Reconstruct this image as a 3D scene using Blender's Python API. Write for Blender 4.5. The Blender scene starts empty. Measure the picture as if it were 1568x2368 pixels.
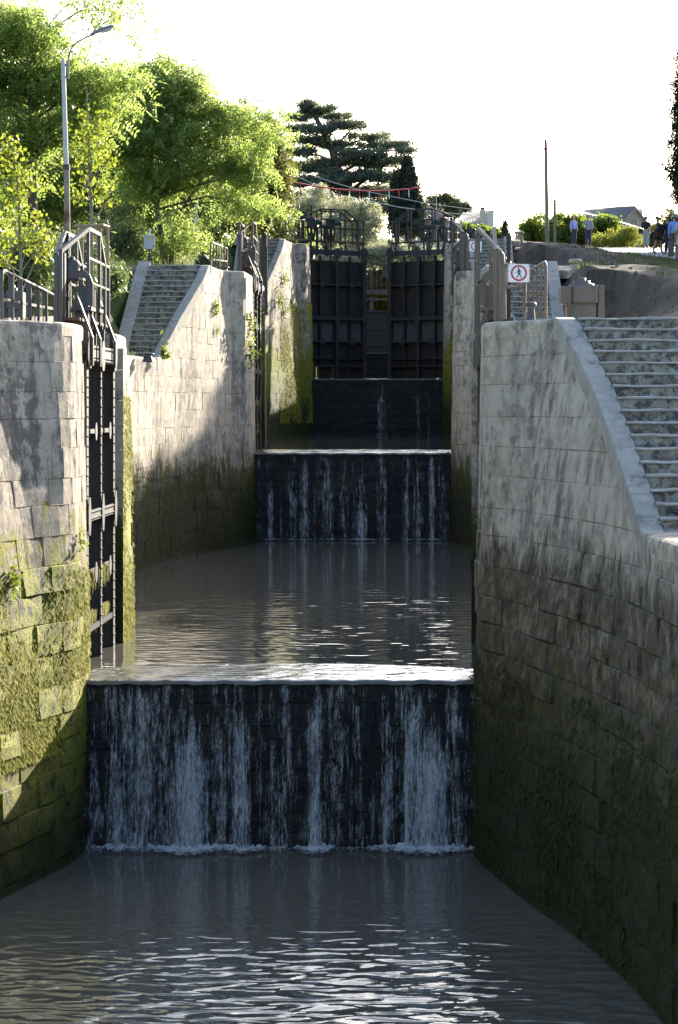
import bpy, bmesh, math, random
import numpy as np
from mathutils import Vector, Matrix

# ------------------------------------------------------------------ camera, sky, sun, exposure
SC = bpy.context.scene
COL = SC.collection
F, CX, HY, EYE = 5795.0, 784.0, 939.0, 6.73      # focal length, vanishing point, eye height (m above the lowest basin)

cam_d = bpy.data.cameras.new("camera")
cam = bpy.data.objects.new("camera", cam_d)
COL.objects.link(cam)
cam.location = (0, 0, EYE)
cam.rotation_euler = (math.pi / 2, 0, 0)
cam_d.sensor_fit = 'HORIZONTAL'
cam_d.sensor_width = 24.0
cam_d.lens = 24.0 * F / 1568.0
cam_d.shift_y = -(2367 / 2 - HY) / 1568.0
cam_d.clip_start = 0.5
cam_d.clip_end = 4000
SC.camera = cam

SUN_AZ, SUN_EL = 26.0, 19.0                       # azimuth from +Y towards +X, elevation
SKY_STRENGTH, SUN_STRENGTH, EXPOSURE = 0.15, 5.0, 1.65
world = bpy.data.worlds.new("World")
SC.world = world
world.use_nodes = True
wn = world.node_tree
bg = wn.nodes["Background"]
sky = wn.nodes.new("ShaderNodeTexSky")
sky.sky_type = 'NISHITA'
sky.sun_disc = False
sky.sun_elevation = math.radians(SUN_EL)
sky.sun_rotation = math.radians(SUN_AZ)
sky.altitude = 50
sky.air_density = 1.0
sky.dust_density = 2.4
sky.ozone_density = 2.2
wn.links.new(sky.outputs[0], bg.inputs[0])
bg.inputs[1].default_value = SKY_STRENGTH

sun_d = bpy.data.lights.new("sun", 'SUN')
sun = bpy.data.objects.new("sun", sun_d)
COL.objects.link(sun)
sun_d.energy = SUN_STRENGTH
sun_d.angle = math.radians(0.5)
sun_d.color = (1.0, 0.93, 0.80)
ca, sa = math.cos(math.radians(SUN_AZ)), math.sin(math.radians(SUN_AZ))
ce, se = math.cos(math.radians(SUN_EL)), math.sin(math.radians(SUN_EL))
SUNV = Vector((ce * sa, ce * ca, se))
sun.rotation_euler = SUNV.to_track_quat('Z', 'Y').to_euler()
sun.location = (60, 80, 60)

SC.view_settings.view_transform = 'Standard'
SC.view_settings.look = 'None'
SC.view_settings.gamma = 1
SC.view_settings.exposure = EXPOSURE
SC.view_settings.use_curve_mapping = False
SC.render.engine = 'CYCLES'
SC.cycles.use_denoising = True
SC.cycles.max_bounces = 8
SC.cycles.transparent_max_bounces = 24
SC.cycles.caustics_reflective = False
SC.cycles.caustics_refractive = False
SC.cycles.sample_clamp_indirect = 6.0

R = random.Random(11)
NR = np.random.RandomState(5)


def P(px, py, d):
    """the point at depth d on the sight line through a place measured in the photograph"""
    return Vector(((px - CX) / F * d, d, EYE - (py - HY) / F * d))


# ------------------------------------------------------------------ object helpers
def tag(o, label=None, cat=None, group=None, kind=None):
    if label: o['label'] = label
    if cat: o['category'] = cat
    if group: o['group'] = group
    if kind: o['kind'] = kind
    return o


def thing(name, label, cat, loc=(0, 0, 0), rz=0.0, group=None):
    o = bpy.data.objects.new(name, None)
    o.empty_display_size = 0.2
    COL.objects.link(o)
    o.location = loc
    o.rotation_euler = (0, 0, rz)
    return tag(o, label, cat, group, 'thing')


class MB:
    """collects simple shapes and links them as ONE mesh object"""
    def __init__(s):
        s.v, s.f, s.mi, s.sm = [], [], [], []
        s.m = 0

    def add(s, vs, fs, smooth=False):
        b = len(s.v)
        s.v.extend([tuple(v) for v in vs])
        for f in fs:
            s.f.append([b + i for i in f]); s.mi.append(s.m); s.sm.append(smooth)
        return s

    def box(s, c, d, rz=0.0, bevel=0.0):
        x, y, z = d[0] / 2, d[1] / 2, d[2] / 2
        if bevel > 0:
            b = min(bevel, x * .9, y * .9, z * .9)
            bm = bmesh.new()
            bmesh.ops.create_cube(bm, size=1)
            for v in bm.verts: v.co = Vector((v.co.x * d[0], v.co.y * d[1], v.co.z * d[2]))
            bmesh.ops.bevel(bm, geom=bm.edges[:], offset=b, segments=1, affect='EDGES')
            bm.verts.index_update()
            vs = [v.co.copy() for v in bm.verts]; fs = [[v.index for v in f.verts] for f in bm.faces]
            bm.free()
        else:
            vs = [Vector(p) for p in ((-x, -y, -z), (x, -y, -z), (x, y, -z), (-x, y, -z), (-x, -y, z), (x, -y, z), (x, y, z), (-x, y, z))]
            fs = [(0, 3, 2, 1), (4, 5, 6, 7), (0, 1, 5, 4), (1, 2, 6, 5), (2, 3, 7, 6), (3, 0, 4, 7)]
        if rz:
            m = Matrix.Rotation(rz, 3, 'Z'); vs = [m @ v for v in vs]
        c = Vector(c)
        return s.add([v + c for v in vs], fs)

    def b2(s, p, q, bevel=0.0):
        """box between two corners"""
        p, q = Vector(p), Vector(q)
        return s.box((p + q) / 2, [abs(a) for a in (q - p)], 0, bevel)

    def bar(s, p, q, w, h=None, up=(0, 0, 1)):
        p, q = Vector(p), Vector(q); h = h or w
        t = (q - p)
        if t.length < 1e-6: return s
        t.normalize(); up = Vector(up)
        if abs(t.dot(up)) > .98: up = Vector((0, 1, 0))
        a = t.cross(up).normalized(); b = a.cross(t)
        vs = []
        for e in (p, q):
            for i, j in ((-1, -1), (1, -1), (1, 1), (-1, 1)):
                vs.append(e + a * (i * w / 2) + b * (j * h / 2))
        return s.add(vs, [(0, 3, 2, 1), (4, 5, 6, 7), (0, 1, 5, 4), (1, 2, 6, 5), (2, 3, 7, 6), (3, 0, 4, 7)])

    def tube(s, pts, r, n=8, cap=True):
        pts = [Vector(p) for p in pts]
        rs = r if isinstance(r, (list, tuple)) else [r] * len(pts)
        vs, fs = [], []
        prev = None
        for i, p in enumerate(pts):
            t = (pts[min(i + 1, len(pts) - 1)] - pts[max(i - 1, 0)])
            if t.length < 1e-9: t = Vector((0, 0, 1))
            t.normalize()
            if prev is None:
                u = Vector((0, 0, 1)) if abs(t.z) < .9 else Vector((1, 0, 0))
                a = t.cross(u).normalized()
            else:
                a = prev - t * prev.dot(t)
                a = a.normalized() if a.length > 1e-6 else t.orthogonal().normalized()
            prev = a; b = t.cross(a)
            for k in range(n):
                w = 2 * math.pi * k / n
                vs.append(p + (a * math.cos(w) + b * math.sin(w)) * rs[i])
        for i in range(len(pts) - 1):
            for k in range(n):
                fs.append((i * n + k, i * n + (k + 1) % n, (i + 1) * n + (k + 1) % n, (i + 1) * n + k))
        s.add(vs, fs, True)
        if cap:
            L = len(pts) - 1
            s.add([vs[k] for k in range(n)], [tuple(range(n))[::-1]])
            s.add([vs[L * n + k] for k in range(n)], [tuple(range(n))])
        return s

    def lathe(s, c, prof, n=16, smooth=True):
        c = Vector(c); vs, fs = [], []
        for r, z in prof:
            for k in range(n):
                w = 2 * math.pi * k / n
                vs.append(c + Vector((r * math.cos(w), r * math.sin(w), z)))
        for i in range(len(prof) - 1):
            for k in range(n):
                fs.append((i * n + k, i * n + (k + 1) % n, (i + 1) * n + (k + 1) % n, (i + 1) * n + k))
        s.add(vs, fs, smooth)
        s.add(vs[:n], [tuple(range(n))[::-1]])
        s.add(vs[-n:], [tuple(range(n))])
        return s

    def prism(s, poly, a0, a1, axis='y'):
        """polygon (list of 2D) extruded along an axis; axis y -> poly in (x,z)"""
        n = len(poly); vs = []
        for a in (a0, a1):
            for p in poly:
                vs.append((p[0], a, p[1]) if axis == 'y' else ((a, p[0], p[1]) if axis == 'x' else (p[0], p[1], a)))
        fs = [tuple(range(n)), tuple(range(n, 2 * n))[::-1]]
        for i in range(n):
            j = (i + 1) % n
            fs.append((i, n + i, n + j, j))
        return s.add(vs, fs)

    def ball(s, c, r, n=8, m=6, sc=(1, 1, 1)):
        prof = []
        for i in range(m + 1):
            w = -math.pi / 2 + math.pi * i / m
            prof.append((max(1e-4, math.cos(w)) * r, math.sin(w) * r))
        b = len(s.v)
        s.lathe((0, 0, 0), prof, n)
        for i in range(b, len(s.v)):
            v = s.v[i]; s.v[i] = (c[0] + v[0] * sc[0], c[1] + v[1] * sc[1], c[2] + v[2] * sc[2])
        return s

    def mesh(s, name, mats):
        me = bpy.data.meshes.new(name)
        me.from_pydata(s.v, [], s.f)
        for m in (mats if isinstance(mats, (list, tuple)) else [mats]):
            me.materials.append(m)
        me.polygons.foreach_set('material_index', s.mi)
        me.polygons.foreach_set('use_smooth', s.sm)
        me.update()
        return me

    def fixnormals(s):
        bm = bmesh.new(); me = bpy.data.meshes.new('tmp'); me.from_pydata(s.v, [], s.f); bm.from_mesh(me)
        bmesh.ops.recalc_face_normals(bm, faces=bm.faces[:])
        bm.verts.index_update(); bm.faces.ensure_lookup_table()
        s.f = [[v.index for v in f.verts] for f in bm.faces]
        bm.free(); bpy.data.meshes.remove(me)
        return s

    def build(s, name, mats, parent=None, label=None, cat=None, group=None, kind=None, loc=None, fix=False):
        if fix: s.fixnormals()
        o = bpy.data.objects.new(name, s.mesh(name, mats))
        COL.objects.link(o)
        if parent: o.parent = parent
        if loc is not None: o.location = loc
        return tag(o, label, cat, group, kind)


def np_mesh(name, V, quads, mats, smooth=False):
    """fast mesh from numpy arrays (V: n x 3, quads: m x 4)"""
    me = bpy.data.meshes.new(name)
    n, m = len(V), len(quads)
    me.vertices.add(n); me.loops.add(m * 4); me.polygons.add(m)
    me.vertices.foreach_set('co', np.ascontiguousarray(V, dtype=np.float32).ravel())
    me.loops.foreach_set('vertex_index', np.ascontiguousarray(quads, dtype=np.int32).ravel())
    me.polygons.foreach_set('loop_start', np.arange(0, m * 4, 4, dtype=np.int32))
    me.polygons.foreach_set('use_smooth', np.full(m, bool(smooth), dtype=bool))
    me.update(calc_edges=True)
    for x in (mats if isinstance(mats, (list, tuple)) else [mats]):
        me.materials.append(x)
    return me


def link(name, me, parent=None, label=None, cat=None, group=None, kind=None, loc=None):
    o = bpy.data.objects.new(name, me)
    COL.objects.link(o)
    if parent: o.parent = parent
    if loc is not None: o.location = loc
    return tag(o, label, cat, group, kind)


def copy_tree(o, parent=None, loc=None, rz=None):
    c = o.copy(); COL.objects.link(c)
    if parent: c.parent = parent
    if loc is not None: c.location = loc
    if rz is not None: c.rotation_euler = (0, 0, rz)
    for ch in list(o.children):
        copy_tree(ch, c)
    return c
# ------------------------------------------------------------------ materials
class Mat:
    def __init__(s, name):
        s.m = bpy.data.materials.new(name); s.m.use_nodes = True
        s.nt = s.m.node_tree; s.nt.nodes.clear()
        s.out = s.nt.nodes.new('ShaderNodeOutputMaterial')
        s._pos = None

    def put(s, sock, v):
        if isinstance(v, bpy.types.NodeSocket): s.nt.links.new(v, sock)
        elif v is not None:
            if sock.type == 'RGBA' and not isinstance(v, (int, float)): v = (*v[:3], 1.0)
            sock.default_value = v

    def pos(s):
        if s._pos is None: s._pos = s.nt.nodes.new('ShaderNodeNewGeometry')
        return s._pos.outputs['Position']

    def island(s):
        s.pos(); return s._pos.outputs['Random Per Island']

    def normal_z(s):
        s.pos(); n = s.nt.nodes.new('ShaderNodeSeparateXYZ'); s.put(n.inputs[0], s._pos.outputs['Normal']); return n.outputs[2]

    def objrand(s):
        return s.nt.nodes.new('ShaderNodeObjectInfo').outputs['Random']

    def xyz(s, v=None):
        n = s.nt.nodes.new('ShaderNodeSeparateXYZ'); s.put(n.inputs[0], v or s.pos()); return n.outputs

    def scale(s, v, k):
        n = s.nt.nodes.new('ShaderNodeVectorMath'); n.operation = 'MULTIPLY'
        s.put(n.inputs[0], v); n.inputs[1].default_value = k; return n.outputs[0]

    def shift(s, v, k):
        n = s.nt.nodes.new('ShaderNodeVectorMath'); n.operation = 'ADD'
        s.put(n.inputs[0], v); n.inputs[1].default_value = k; return n.outputs[0]

    def noise(s, sc, detail=4, rough=.6, vec=None, dist=0.0, off=None):
        n = s.nt.nodes.new('ShaderNodeTexNoise')
        v = vec or s.pos()
        if off: v = s.shift(v, (off, off * 1.7, off * .6))
        s.put(n.inputs['Vector'], v)
        n.inputs['Scale'].default_value = sc; n.inputs['Detail'].default_value = detail
        n.inputs['Roughness'].default_value = rough; n.inputs['Distortion'].default_value = dist
        return n.outputs[0]

    def voronoi(s, sc, vec=None, feature='F1', out='Distance'):
        n = s.nt.nodes.new('ShaderNodeTexVoronoi'); n.feature = feature
        s.put(n.inputs['Vector'], vec or s.pos()); n.inputs['Scale'].default_value = sc
        return n.outputs[out]

    def ramp(s, f, stops, interp='LINEAR'):
        n = s.nt.nodes.new('ShaderNodeValToRGB'); s.put(n.inputs[0], f)
        e = n.color_ramp.elements; n.color_ramp.interpolation = interp
        while len(e) < len(stops): e.new(.5)
        for x, (p, c) in zip(e, stops):
            x.position = p
            x.color = (c, c, c, 1) if isinstance(c, (int, float)) else (*c[:3], 1)
        return n.outputs[0]

    def mr(s, v, a, b, c=0.0, d=1.0, smooth=False):
        n = s.nt.nodes.new('ShaderNodeMapRange'); n.clamp = True
        if smooth: n.interpolation_type = 'SMOOTHSTEP'
        s.put(n.inputs[0], v)
        for i, x in enumerate((a, b, c, d)): s.put(n.inputs[1 + i], x)
        return n.outputs[0]

    def math(s, op, a, b=None, clamp=False):
        n = s.nt.nodes.new('ShaderNodeMath'); n.operation = op; n.use_clamp = clamp
        s.put(n.inputs[0], a)
        if b is not None: s.put(n.inputs[1], b)
        return n.outputs[0]

    def mix(s, f, a, b, bt='MIX'):
        n = s.nt.nodes.new('ShaderNodeMix'); n.data_type = 'RGBA'; n.blend_type = bt
        s.put(n.inputs[0], f); s.put(n.inputs[6], a); s.put(n.inputs[7], b)
        return n.outputs[2]

    def bump(s, h, strength=.5, dist=.02, normal=None):
        n = s.nt.nodes.new('ShaderNodeBump'); s.put(n.inputs['Height'], h)
        n.inputs['Strength'].default_value = strength; n.inputs['Distance'].default_value = dist
        if normal: s.put(n.inputs['Normal'], normal)
        return n.outputs[0]

    def bsdf(s, color, rough=.8, metal=0.0, normal=None, spec=.4, **kw):
        n = s.nt.nodes.new('ShaderNodeBsdfPrincipled')
        s.put(n.inputs['Base Color'], color); s.put(n.inputs['Roughness'], rough); s.put(n.inputs['Metallic'], metal)
        s.put(n.inputs['Specular IOR Level'], spec)
        if normal: s.put(n.inputs['Normal'], normal)
        for k, v in kw.items(): s.put(n.inputs[k], v)
        return n.outputs[0]

    def done(s, sh):
        s.nt.links.new(sh, s.out.inputs['Surface']); return s.m


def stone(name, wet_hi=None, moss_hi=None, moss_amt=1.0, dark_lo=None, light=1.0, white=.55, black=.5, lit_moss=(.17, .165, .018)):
    """weathered limestone; below wet_hi it is water-stained, below moss_hi covered with moss and algae, near dark_lo almost black with wet algae and painted shade"""
    g = Mat(name)
    p = g.pos(); z = g.xyz()[2]
    fine = g.noise(26, 5, .7); med = g.noise(3.1, 8, .68); big = g.noise(.75, 4, .6)
    streak = g.noise(1.0, 5, .65, vec=g.scale(p, (3.2, 3.2, .34)))
    rnd = g.objrand()
    c = g.ramp(med, [(.32, (.20 * light, .163 * light, .122 * light)), (.5, (.378 * light, .307 * light, .228 * light)), (.66, (.50 * light, .416 * light, .318 * light))])
    c = g.mix(g.mr(rnd, 0, 1, 0.0, .14), c, (.27 * light, .24 * light, .19 * light))
    # pale patches of lime and lichen
    wp = g.mr(g.math('ADD', g.noise(2.3, 9, .72, vec=g.scale(p, (1, 1, .6)), off=31.), g.math('MULTIPLY', big, .5)), .75, .79)
    c = g.mix(g.math('MULTIPLY', wp, white), c, (.62, .515, .41))
    # black lichen and run-off
    bp = g.mr(g.math('ADD', g.math('ADD', g.noise(3.6, 10, .78, off=7.), g.math('MULTIPLY', streak, .55)), g.math('MULTIPLY', g.noise(.45, 3, .5, off=3.), .5)), 1.04, 1.10)
    c = g.mix(g.math('MULTIPLY', bp, min(.9, black * 1.35)), c, (.06, .056, .058))
    sp = g.mr(g.noise(13, 6, .78, off=3.), .57, .63)
    c = g.mix(g.math('MULTIPLY', sp, black * .75), c, (.10, .092, .085))
    c = g.mix(g.math('MULTIPLY', g.mr(streak, .35, .75), .38), c, (.17, .15, .12), 'MULTIPLY') if False else g.mix(g.math('MULTIPLY', g.mr(streak, .52, .72), .30), c, (.15, .13, .105))
    op = g.mr(g.noise(4.2, 8, .72, off=57.), .66, .71)
    c = g.mix(g.math('MULTIPLY', op, .5), c, (.40, .25, .07))
    rough = .88
    h = g.math('ADD', g.math('MULTIPLY', fine, .35), med)
    if wet_hi is not None:
        zn = g.math('ADD', z, g.math('MULTIPLY', g.math('SUBTRACT', streak, .5), 2.6))
        w = g.mr(zn, wet_hi + .15, wet_hi - .25, 0, 1, True)
        wc = g.ramp(g.math('ADD', g.math('MULTIPLY', med, .6), g.math('MULTIPLY', g.noise(7, 8, .75, off=66.), .4)), [(.40, (.018, .014, .009)), (.5, (.11, .088, .058)), (.58, (.27, .222, .15))])
        wc = g.mix(g.mr(rnd, 0, 1, 0, .6), wc, (.075, .06, .036))
        wc = g.mix(g.mr(g.noise(1.1, 9, .75, vec=g.scale(p, (4, 4, .9)), off=9.), .60, .70, 0, .7), wc, (.24, .215, .165))
        c = g.mix(w, c, wc)
        rough = g.mr(w, 0, 1, .9, .72)
        if moss_hi is not None:
            mn = g.noise(1.5, 8, .7, vec=g.scale(p, (1.6, 1.6, .8)), off=19.)
            zm = g.math('ADD', z, g.math('MULTIPLY', g.math('SUBTRACT', mn, .5), 8.0))
            m = g.mr(zm, moss_hi + .25, moss_hi - .35)
            patch = g.mr(g.noise(3.5, 8, .75, off=41.), .62, .54)
            m = g.math('MULTIPLY', g.math('MULTIPLY', m, patch), moss_amt)
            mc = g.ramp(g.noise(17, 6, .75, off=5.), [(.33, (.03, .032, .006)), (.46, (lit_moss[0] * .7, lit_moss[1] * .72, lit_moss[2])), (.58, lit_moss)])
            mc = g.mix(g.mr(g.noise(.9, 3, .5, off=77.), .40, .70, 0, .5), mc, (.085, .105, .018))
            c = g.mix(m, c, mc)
            h = g.math('ADD', h, g.math('MULTIPLY', m, g.math('MULTIPLY', g.noise(15, 6, .8, off=2.), 2.6)))
        if dark_lo is not None:  # darkens the wall foot: wet algae, plus shade put into the colour
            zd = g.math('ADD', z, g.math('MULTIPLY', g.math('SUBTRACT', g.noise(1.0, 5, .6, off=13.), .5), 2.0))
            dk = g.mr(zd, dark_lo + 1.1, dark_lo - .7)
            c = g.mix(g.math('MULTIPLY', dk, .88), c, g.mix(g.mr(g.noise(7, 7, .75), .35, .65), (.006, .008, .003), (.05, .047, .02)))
    n = g.bump(h, .75, .035)
    return g.done(g.bsdf(c, rough, 0, n, .25))


def steel(name, col, rust=.3, rough=.6, dirt=.3, metal=0.0):
    g = Mat(name)
    n1 = g.noise(9, 7, .7); n2 = g.noise(2.3, 6, .65, off=4.)
    c = g.mix(g.mr(n1, .3, .75, 0, .5), col, tuple(x * .6 for x in col))
    c = g.mix(g.mr(n2, .50, .66, 0, rust), c, (.11, .05, .022))
    c = g.mix(g.mr(g.noise(30, 4, .7, off=8.), .58, .72, 0, dirt), c, (.30, .28, .25))
    return g.done(g.bsdf(c, rough, metal, g.bump(n1, .35, .006), .4))


def plain(name, col, rough=.7, var=.25, sc=12, metal=0.0, bump=.2):
    g = Mat(name)
    n1 = g.noise(sc, 5, .65)
    c = g.mix(g.mr(n1, .3, .7, 0, var), col, tuple(x * .45 for x in col))
    return g.done(g.bsdf(c, rough, metal, g.bump(n1, bump, .01), .4))


def leaf(name, a, b, trans, tf=.5, rough=.55):
    """leaf: diffuse + translucent, colour differing from leaf to leaf and from clump to clump"""
    g = Mat(name)
    i = g.island(); n = g.noise(.55, 3, .6)
    f = g.math('ADD', g.math('MULTIPLY', i, .6), g.math('MULTIPLY', g.mr(n, .3, .7), .4))
    c = g.mix(f, a, b)
    t = g.mix(f, trans, tuple(x * .55 for x in trans))
    tr = g.nt.nodes.new('ShaderNodeBsdfTranslucent'); g.put(tr.inputs[0], t)
    mx = g.nt.nodes.new('ShaderNodeMixShader'); mx.inputs[0].default_value = tf
    g.nt.links.new(g.bsdf(c, rough, 0, None, .35), mx.inputs[1]); g.nt.links.new(tr.outputs[0], mx.inputs[2])
    return g.done(mx.outputs[0])


def water_mat(name, ripple=1.0, near=None, chop=.07):
    g = Mat(name)
    p = g.pos()
    n1 = g.noise(1.0, 1, .4, vec=g.scale(p, (1.8, 3.2, 1)), dist=.6)
    n2 = g.noise(1.0, 3, .55, vec=g.scale(p, (4.2, 8.5, 1)), off=3.)
    calm = g.mr(g.noise(.16, 2, .5, vec=g.scale(p, (2.0, 1, 1)), off=21.), .3, .65, .35, 1.0)
    if near: calm = g.math('MULTIPLY', calm, g.mr(g.xyz()[1], near[0], near[1], near[2], near[3]))
    h = g.math('MULTIPLY', g.math('ADD', n1, g.math('MULTIPLY', n2, chop)), calm)
    c = g.mix(g.noise(.35, 4, .6), (.105, .098, .080), (.147, .137, .112))
    nb = g.bump(h, 1.0, .055 * ripple)
    sh = g.bsdf(c, .02, 0, nb, .5, IOR=1.33)
    return g.done(sh)


def fall_mat(name):
    """thin falling water: strands of white water over wet stone, dens painted per vertex = how much water runs there"""
    g = Mat(name)
    a = g.nt.nodes.new('ShaderNodeAttribute'); a.attribute_name = 'dens'
    d = a.outputs['Fac']
    p = g.pos()
    s1 = g.noise(1.0, 4, .65, vec=g.scale(p, (17, 17, .9)), dist=.25)
    s2 = g.noise(1.0, 6, .75, vec=g.scale(p, (34, 34, 5.0)), off=5.)
    s3 = g.noise(1.0, 3, .6, vec=g.scale(p, (5.5, 5.5, 3.4)), off=15.)
    s4 = g.noise(1.0, 5, .8, vec=g.scale(p, (60, 60, 16)), off=25.)
    s = g.math('ADD', g.math('ADD', g.math('MULTIPLY', s1, .50), g.math('MULTIPLY', s2, .50)), g.math('ADD', g.math('MULTIPLY', s3, .22), g.math('MULTIPLY', s4, .30)))
    lo = g.math('SUBTRACT', .89, g.math('MULTIPLY', d, .40))
    al = g.mr(s, lo, g.math('ADD', lo, .25), 0.0, .78)
    al = g.math('MULTIPLY', al, g.mr(d, .02, .3))
    w = g.bsdf(g.mix(g.mr(g.math('ADD', s2, s4), .85, 1.15), (.36, .40, .49), (.88, .90, .93)), .3, 0, g.bump(g.math('ADD', s2, s4), .9, .03), .5)
    t = g.nt.nodes.new('ShaderNodeBsdfTransparent')
    mx = g.nt.nodes.new('ShaderNodeMixShader')
    g.put(mx.inputs[0], al); g.nt.links.new(t.outputs[0], mx.inputs[1]); g.nt.links.new(w, mx.inputs[2])
    return g.done(mx.outputs[0])


def foam_mat(name):
    g = Mat(name)
    a = g.nt.nodes.new('ShaderNodeAttribute'); a.attribute_name = 'dens'
    s = g.noise(9, 7, .75); s2 = g.noise(30, 4, .7, off=4.)
    v = g.math('ADD', g.math('MULTIPLY', s, .7), g.math('MULTIPLY', s2, .3))
    lo = g.math('SUBTRACT', .85, g.math('MULTIPLY', a.outputs['Fac'], .55))
    al = g.mr(v, lo, g.math('ADD', lo, .15), 0, .9)
    w = g.bsdf((.72, .75, .8), .5, 0, g.bump(v, .8, .03), .4)
    t = g.nt.nodes.new('ShaderNodeBsdfTransparent'); mx = g.nt.nodes.new('ShaderNodeMixShader')
    g.put(mx.inputs[0], al); g.nt.links.new(t.outputs[0], mx.inputs[1]); g.nt.links.new(w, mx.inputs[2])
    return g.done(mx.outputs[0])


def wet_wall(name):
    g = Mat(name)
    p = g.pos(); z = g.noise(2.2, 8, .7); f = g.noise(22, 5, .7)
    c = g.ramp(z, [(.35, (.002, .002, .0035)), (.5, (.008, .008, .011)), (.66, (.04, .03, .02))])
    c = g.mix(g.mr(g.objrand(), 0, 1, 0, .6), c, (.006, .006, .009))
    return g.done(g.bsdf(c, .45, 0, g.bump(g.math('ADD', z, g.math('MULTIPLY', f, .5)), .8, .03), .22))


def earth_mat(name):
    g = Mat(name)
    z = g.noise(.9, 9, .7); f = g.noise(14, 6, .75); y = g.noise(.22, 4, .55, off=9.)
    x = g.xyz()
    c = g.ramp(g.math('ADD', g.math('MULTIPLY', z, .5), g.math('MULTIPLY', f, .5)), [(.36, (.040, .030, .023)), (.5, (.105, .078, .060)), (.62, (.18, .14, .11))])
    c = g.mix(g.mr(f, .62, .72, 0, .8), c, (.26, .23, .19))
    gr = g.mr(g.math('ADD', g.noise(.55, 8, .75, off=33.), g.math('MULTIPLY', y, .3)),   .72, .82)
    left = g.mr(x[0], -2.0, -4.0)
    gr = g.math('MAXIMUM', gr, g.math('MULTIPLY', left, g.mr(g.noise(1.3, 5, .6, off=2.), .3, .45)))
    c = g.mix(gr, c, g.ramp(g.noise(8, 5, .7, off=6.), [(.3, (.028, .045, .010)), (.7, (.09, .12, .03))]))
    return g.done(g.bsdf(c, .95, 0, g.bump(g.math('ADD', z, g.math('MULTIPLY', f, .4)), .9, .09), .15))


def step_mats():
    g = Mat('step_riser_stone')
    m1 = g.noise(3.4, 9, .72); m2 = g.noise(7.5, 8, .75, off=4.)
    c = g.ramp(m1, [(.35, (.16, .130, .098)), (.5, (.30, .252, .195)), (.65, (.44, .385, .315))])
    c = g.mix(g.mr(m2, .48, .56, 0, .82), c, (.05, .045, .044))
    c = g.mix(g.mr(g.noise(5, 9, .75, off=27.), .58, .64, 0, .75), c, (.43, .43, .43))
    c = g.mix(g.mr(g.noise(2.4, 9, .75, off=47.), .63, .68, 0, .8), c, (.33, .20, .035))
    riser = g.done(g.bsdf(c, .92, 0, g.bump(m2, .7, .02), .2))
    g = Mat('step_tread_stone')
    m1 = g.noise(6, 8, .7)
    c = g.ramp(m1, [(.35, (.30, .27, .23)), (.6, (.46, .425, .37))])
    tread = g.done(g.bsdf(c, .85, 0, g.bump(m1, .5, .015), .2))
    g = Mat('stringer_stone')
    m1 = g.noise(3.5, 9, .72); m2 = g.noise(2.2, 9, .74, off=14.)
    c = g.ramp(m1, [(.36, (.30, .265, .22)), (.6, (.41, .37, .315))])
    c = g.mix(g.mr(m2, .57, .63, 0, .5), c, (.09, .08, .072))
    c = g.mix(g.mr(g.noise(5, 9, .75, off=37.), .62, .68, 0, .8), c, (.40, .24, .07))
    stringer = g.done(g.bsdf(c, .9, 0, g.bump(g.noise(22, 6, .7), .5, .012), .2))
    return riser, tread, stringer


M = {}
M['riser'], M['tread'], M['stringer'] = step_mats()
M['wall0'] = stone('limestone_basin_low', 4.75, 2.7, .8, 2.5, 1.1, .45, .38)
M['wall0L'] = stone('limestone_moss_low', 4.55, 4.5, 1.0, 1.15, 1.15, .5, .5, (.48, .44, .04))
M['wall1'] = stone('limestone_basin_mid', 4.75, 4.9, 1.0, 4.7, 1.4, .5, .38, (.24, .23, .025))  # foot darkened and moss dimmed from the shadow line down, shade in the colour
M['pier'] = stone('limestone_mossy_pier_lit', 5.6, 6.6, 1.0, None, 1.25, .5, .4, (.46, .43, .04))  # pier copy left undarkened, its moss coloured as if sunlit
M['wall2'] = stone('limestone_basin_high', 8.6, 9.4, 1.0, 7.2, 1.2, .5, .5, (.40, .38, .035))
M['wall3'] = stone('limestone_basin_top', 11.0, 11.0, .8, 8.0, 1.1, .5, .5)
M['coping'] = stone('coping_limestone', None, None, 1, None, 1.3, .75, .45)
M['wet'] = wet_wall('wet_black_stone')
M['water'] = water_mat('murky_water', 2.6, (35, 25, .08, 1.0))
M['water_calm'] = water_mat('murky_water_calm', .55, (62, 44, .25, 1.0))
M['crest'] = water_mat('crest_water', 1.2, None, .45)
M['fall'] = fall_mat('falling_water')
M['foam'] = foam_mat('foam')
M['earth'] = earth_mat('bank_earth')
M['clod'] = plain('clod', (.15, .12, .095), .95, .5, 6, 0, .4)
M['path'] = plain('path_concrete', (.42, .42, .43), .9, .2, 5)
M['gate'] = steel('gate_black_iron', (.030, .027, .026), .35, .5, .10)
M['beam'] = steel('gate_beam_iron', (.085, .075, .066), .35, .6, .5)
M['beamdark'] = steel('gate_beam_dark', (.040, .038, .040), .25, .55, .35)
M['taupe'] = steel('taupe_paint', (.165, .135, .110), .25, .55, .15)
M['greyrail'] = steel('grey_rail_paint', (.105, .092, .084), .35, .5, .15)
M['dkrail'] = steel('dark_rail_iron', (.035, .033, .035), .3, .5, .1)
M['plank'] = plain('catwalk_plank', (.12, .075, .045), .85, .5, 18)
M['green_motor'] = plain('green_motor_paint', (.02, .10, .08), .5, .3, 9)
M['white'] = plain('sign_white', (.78, .79, .80), .5, .05, 4, 0, 0)
M['red'] = plain('sign_red', (.45, .02, .035), .5, .1, 4, 0, 0)
M['black'] = plain('sign_black', (.015, .017, .02), .5, .1, 4, 0, 0)
M['yellow'] = plain('sign_yellow', (.75, .45, .02), .5, .1, 4, 0, 0)
M['boxgrey'] = plain('cabinet_grey', (.45, .46, .46), .5, .15, 4, 0, .05)
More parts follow.
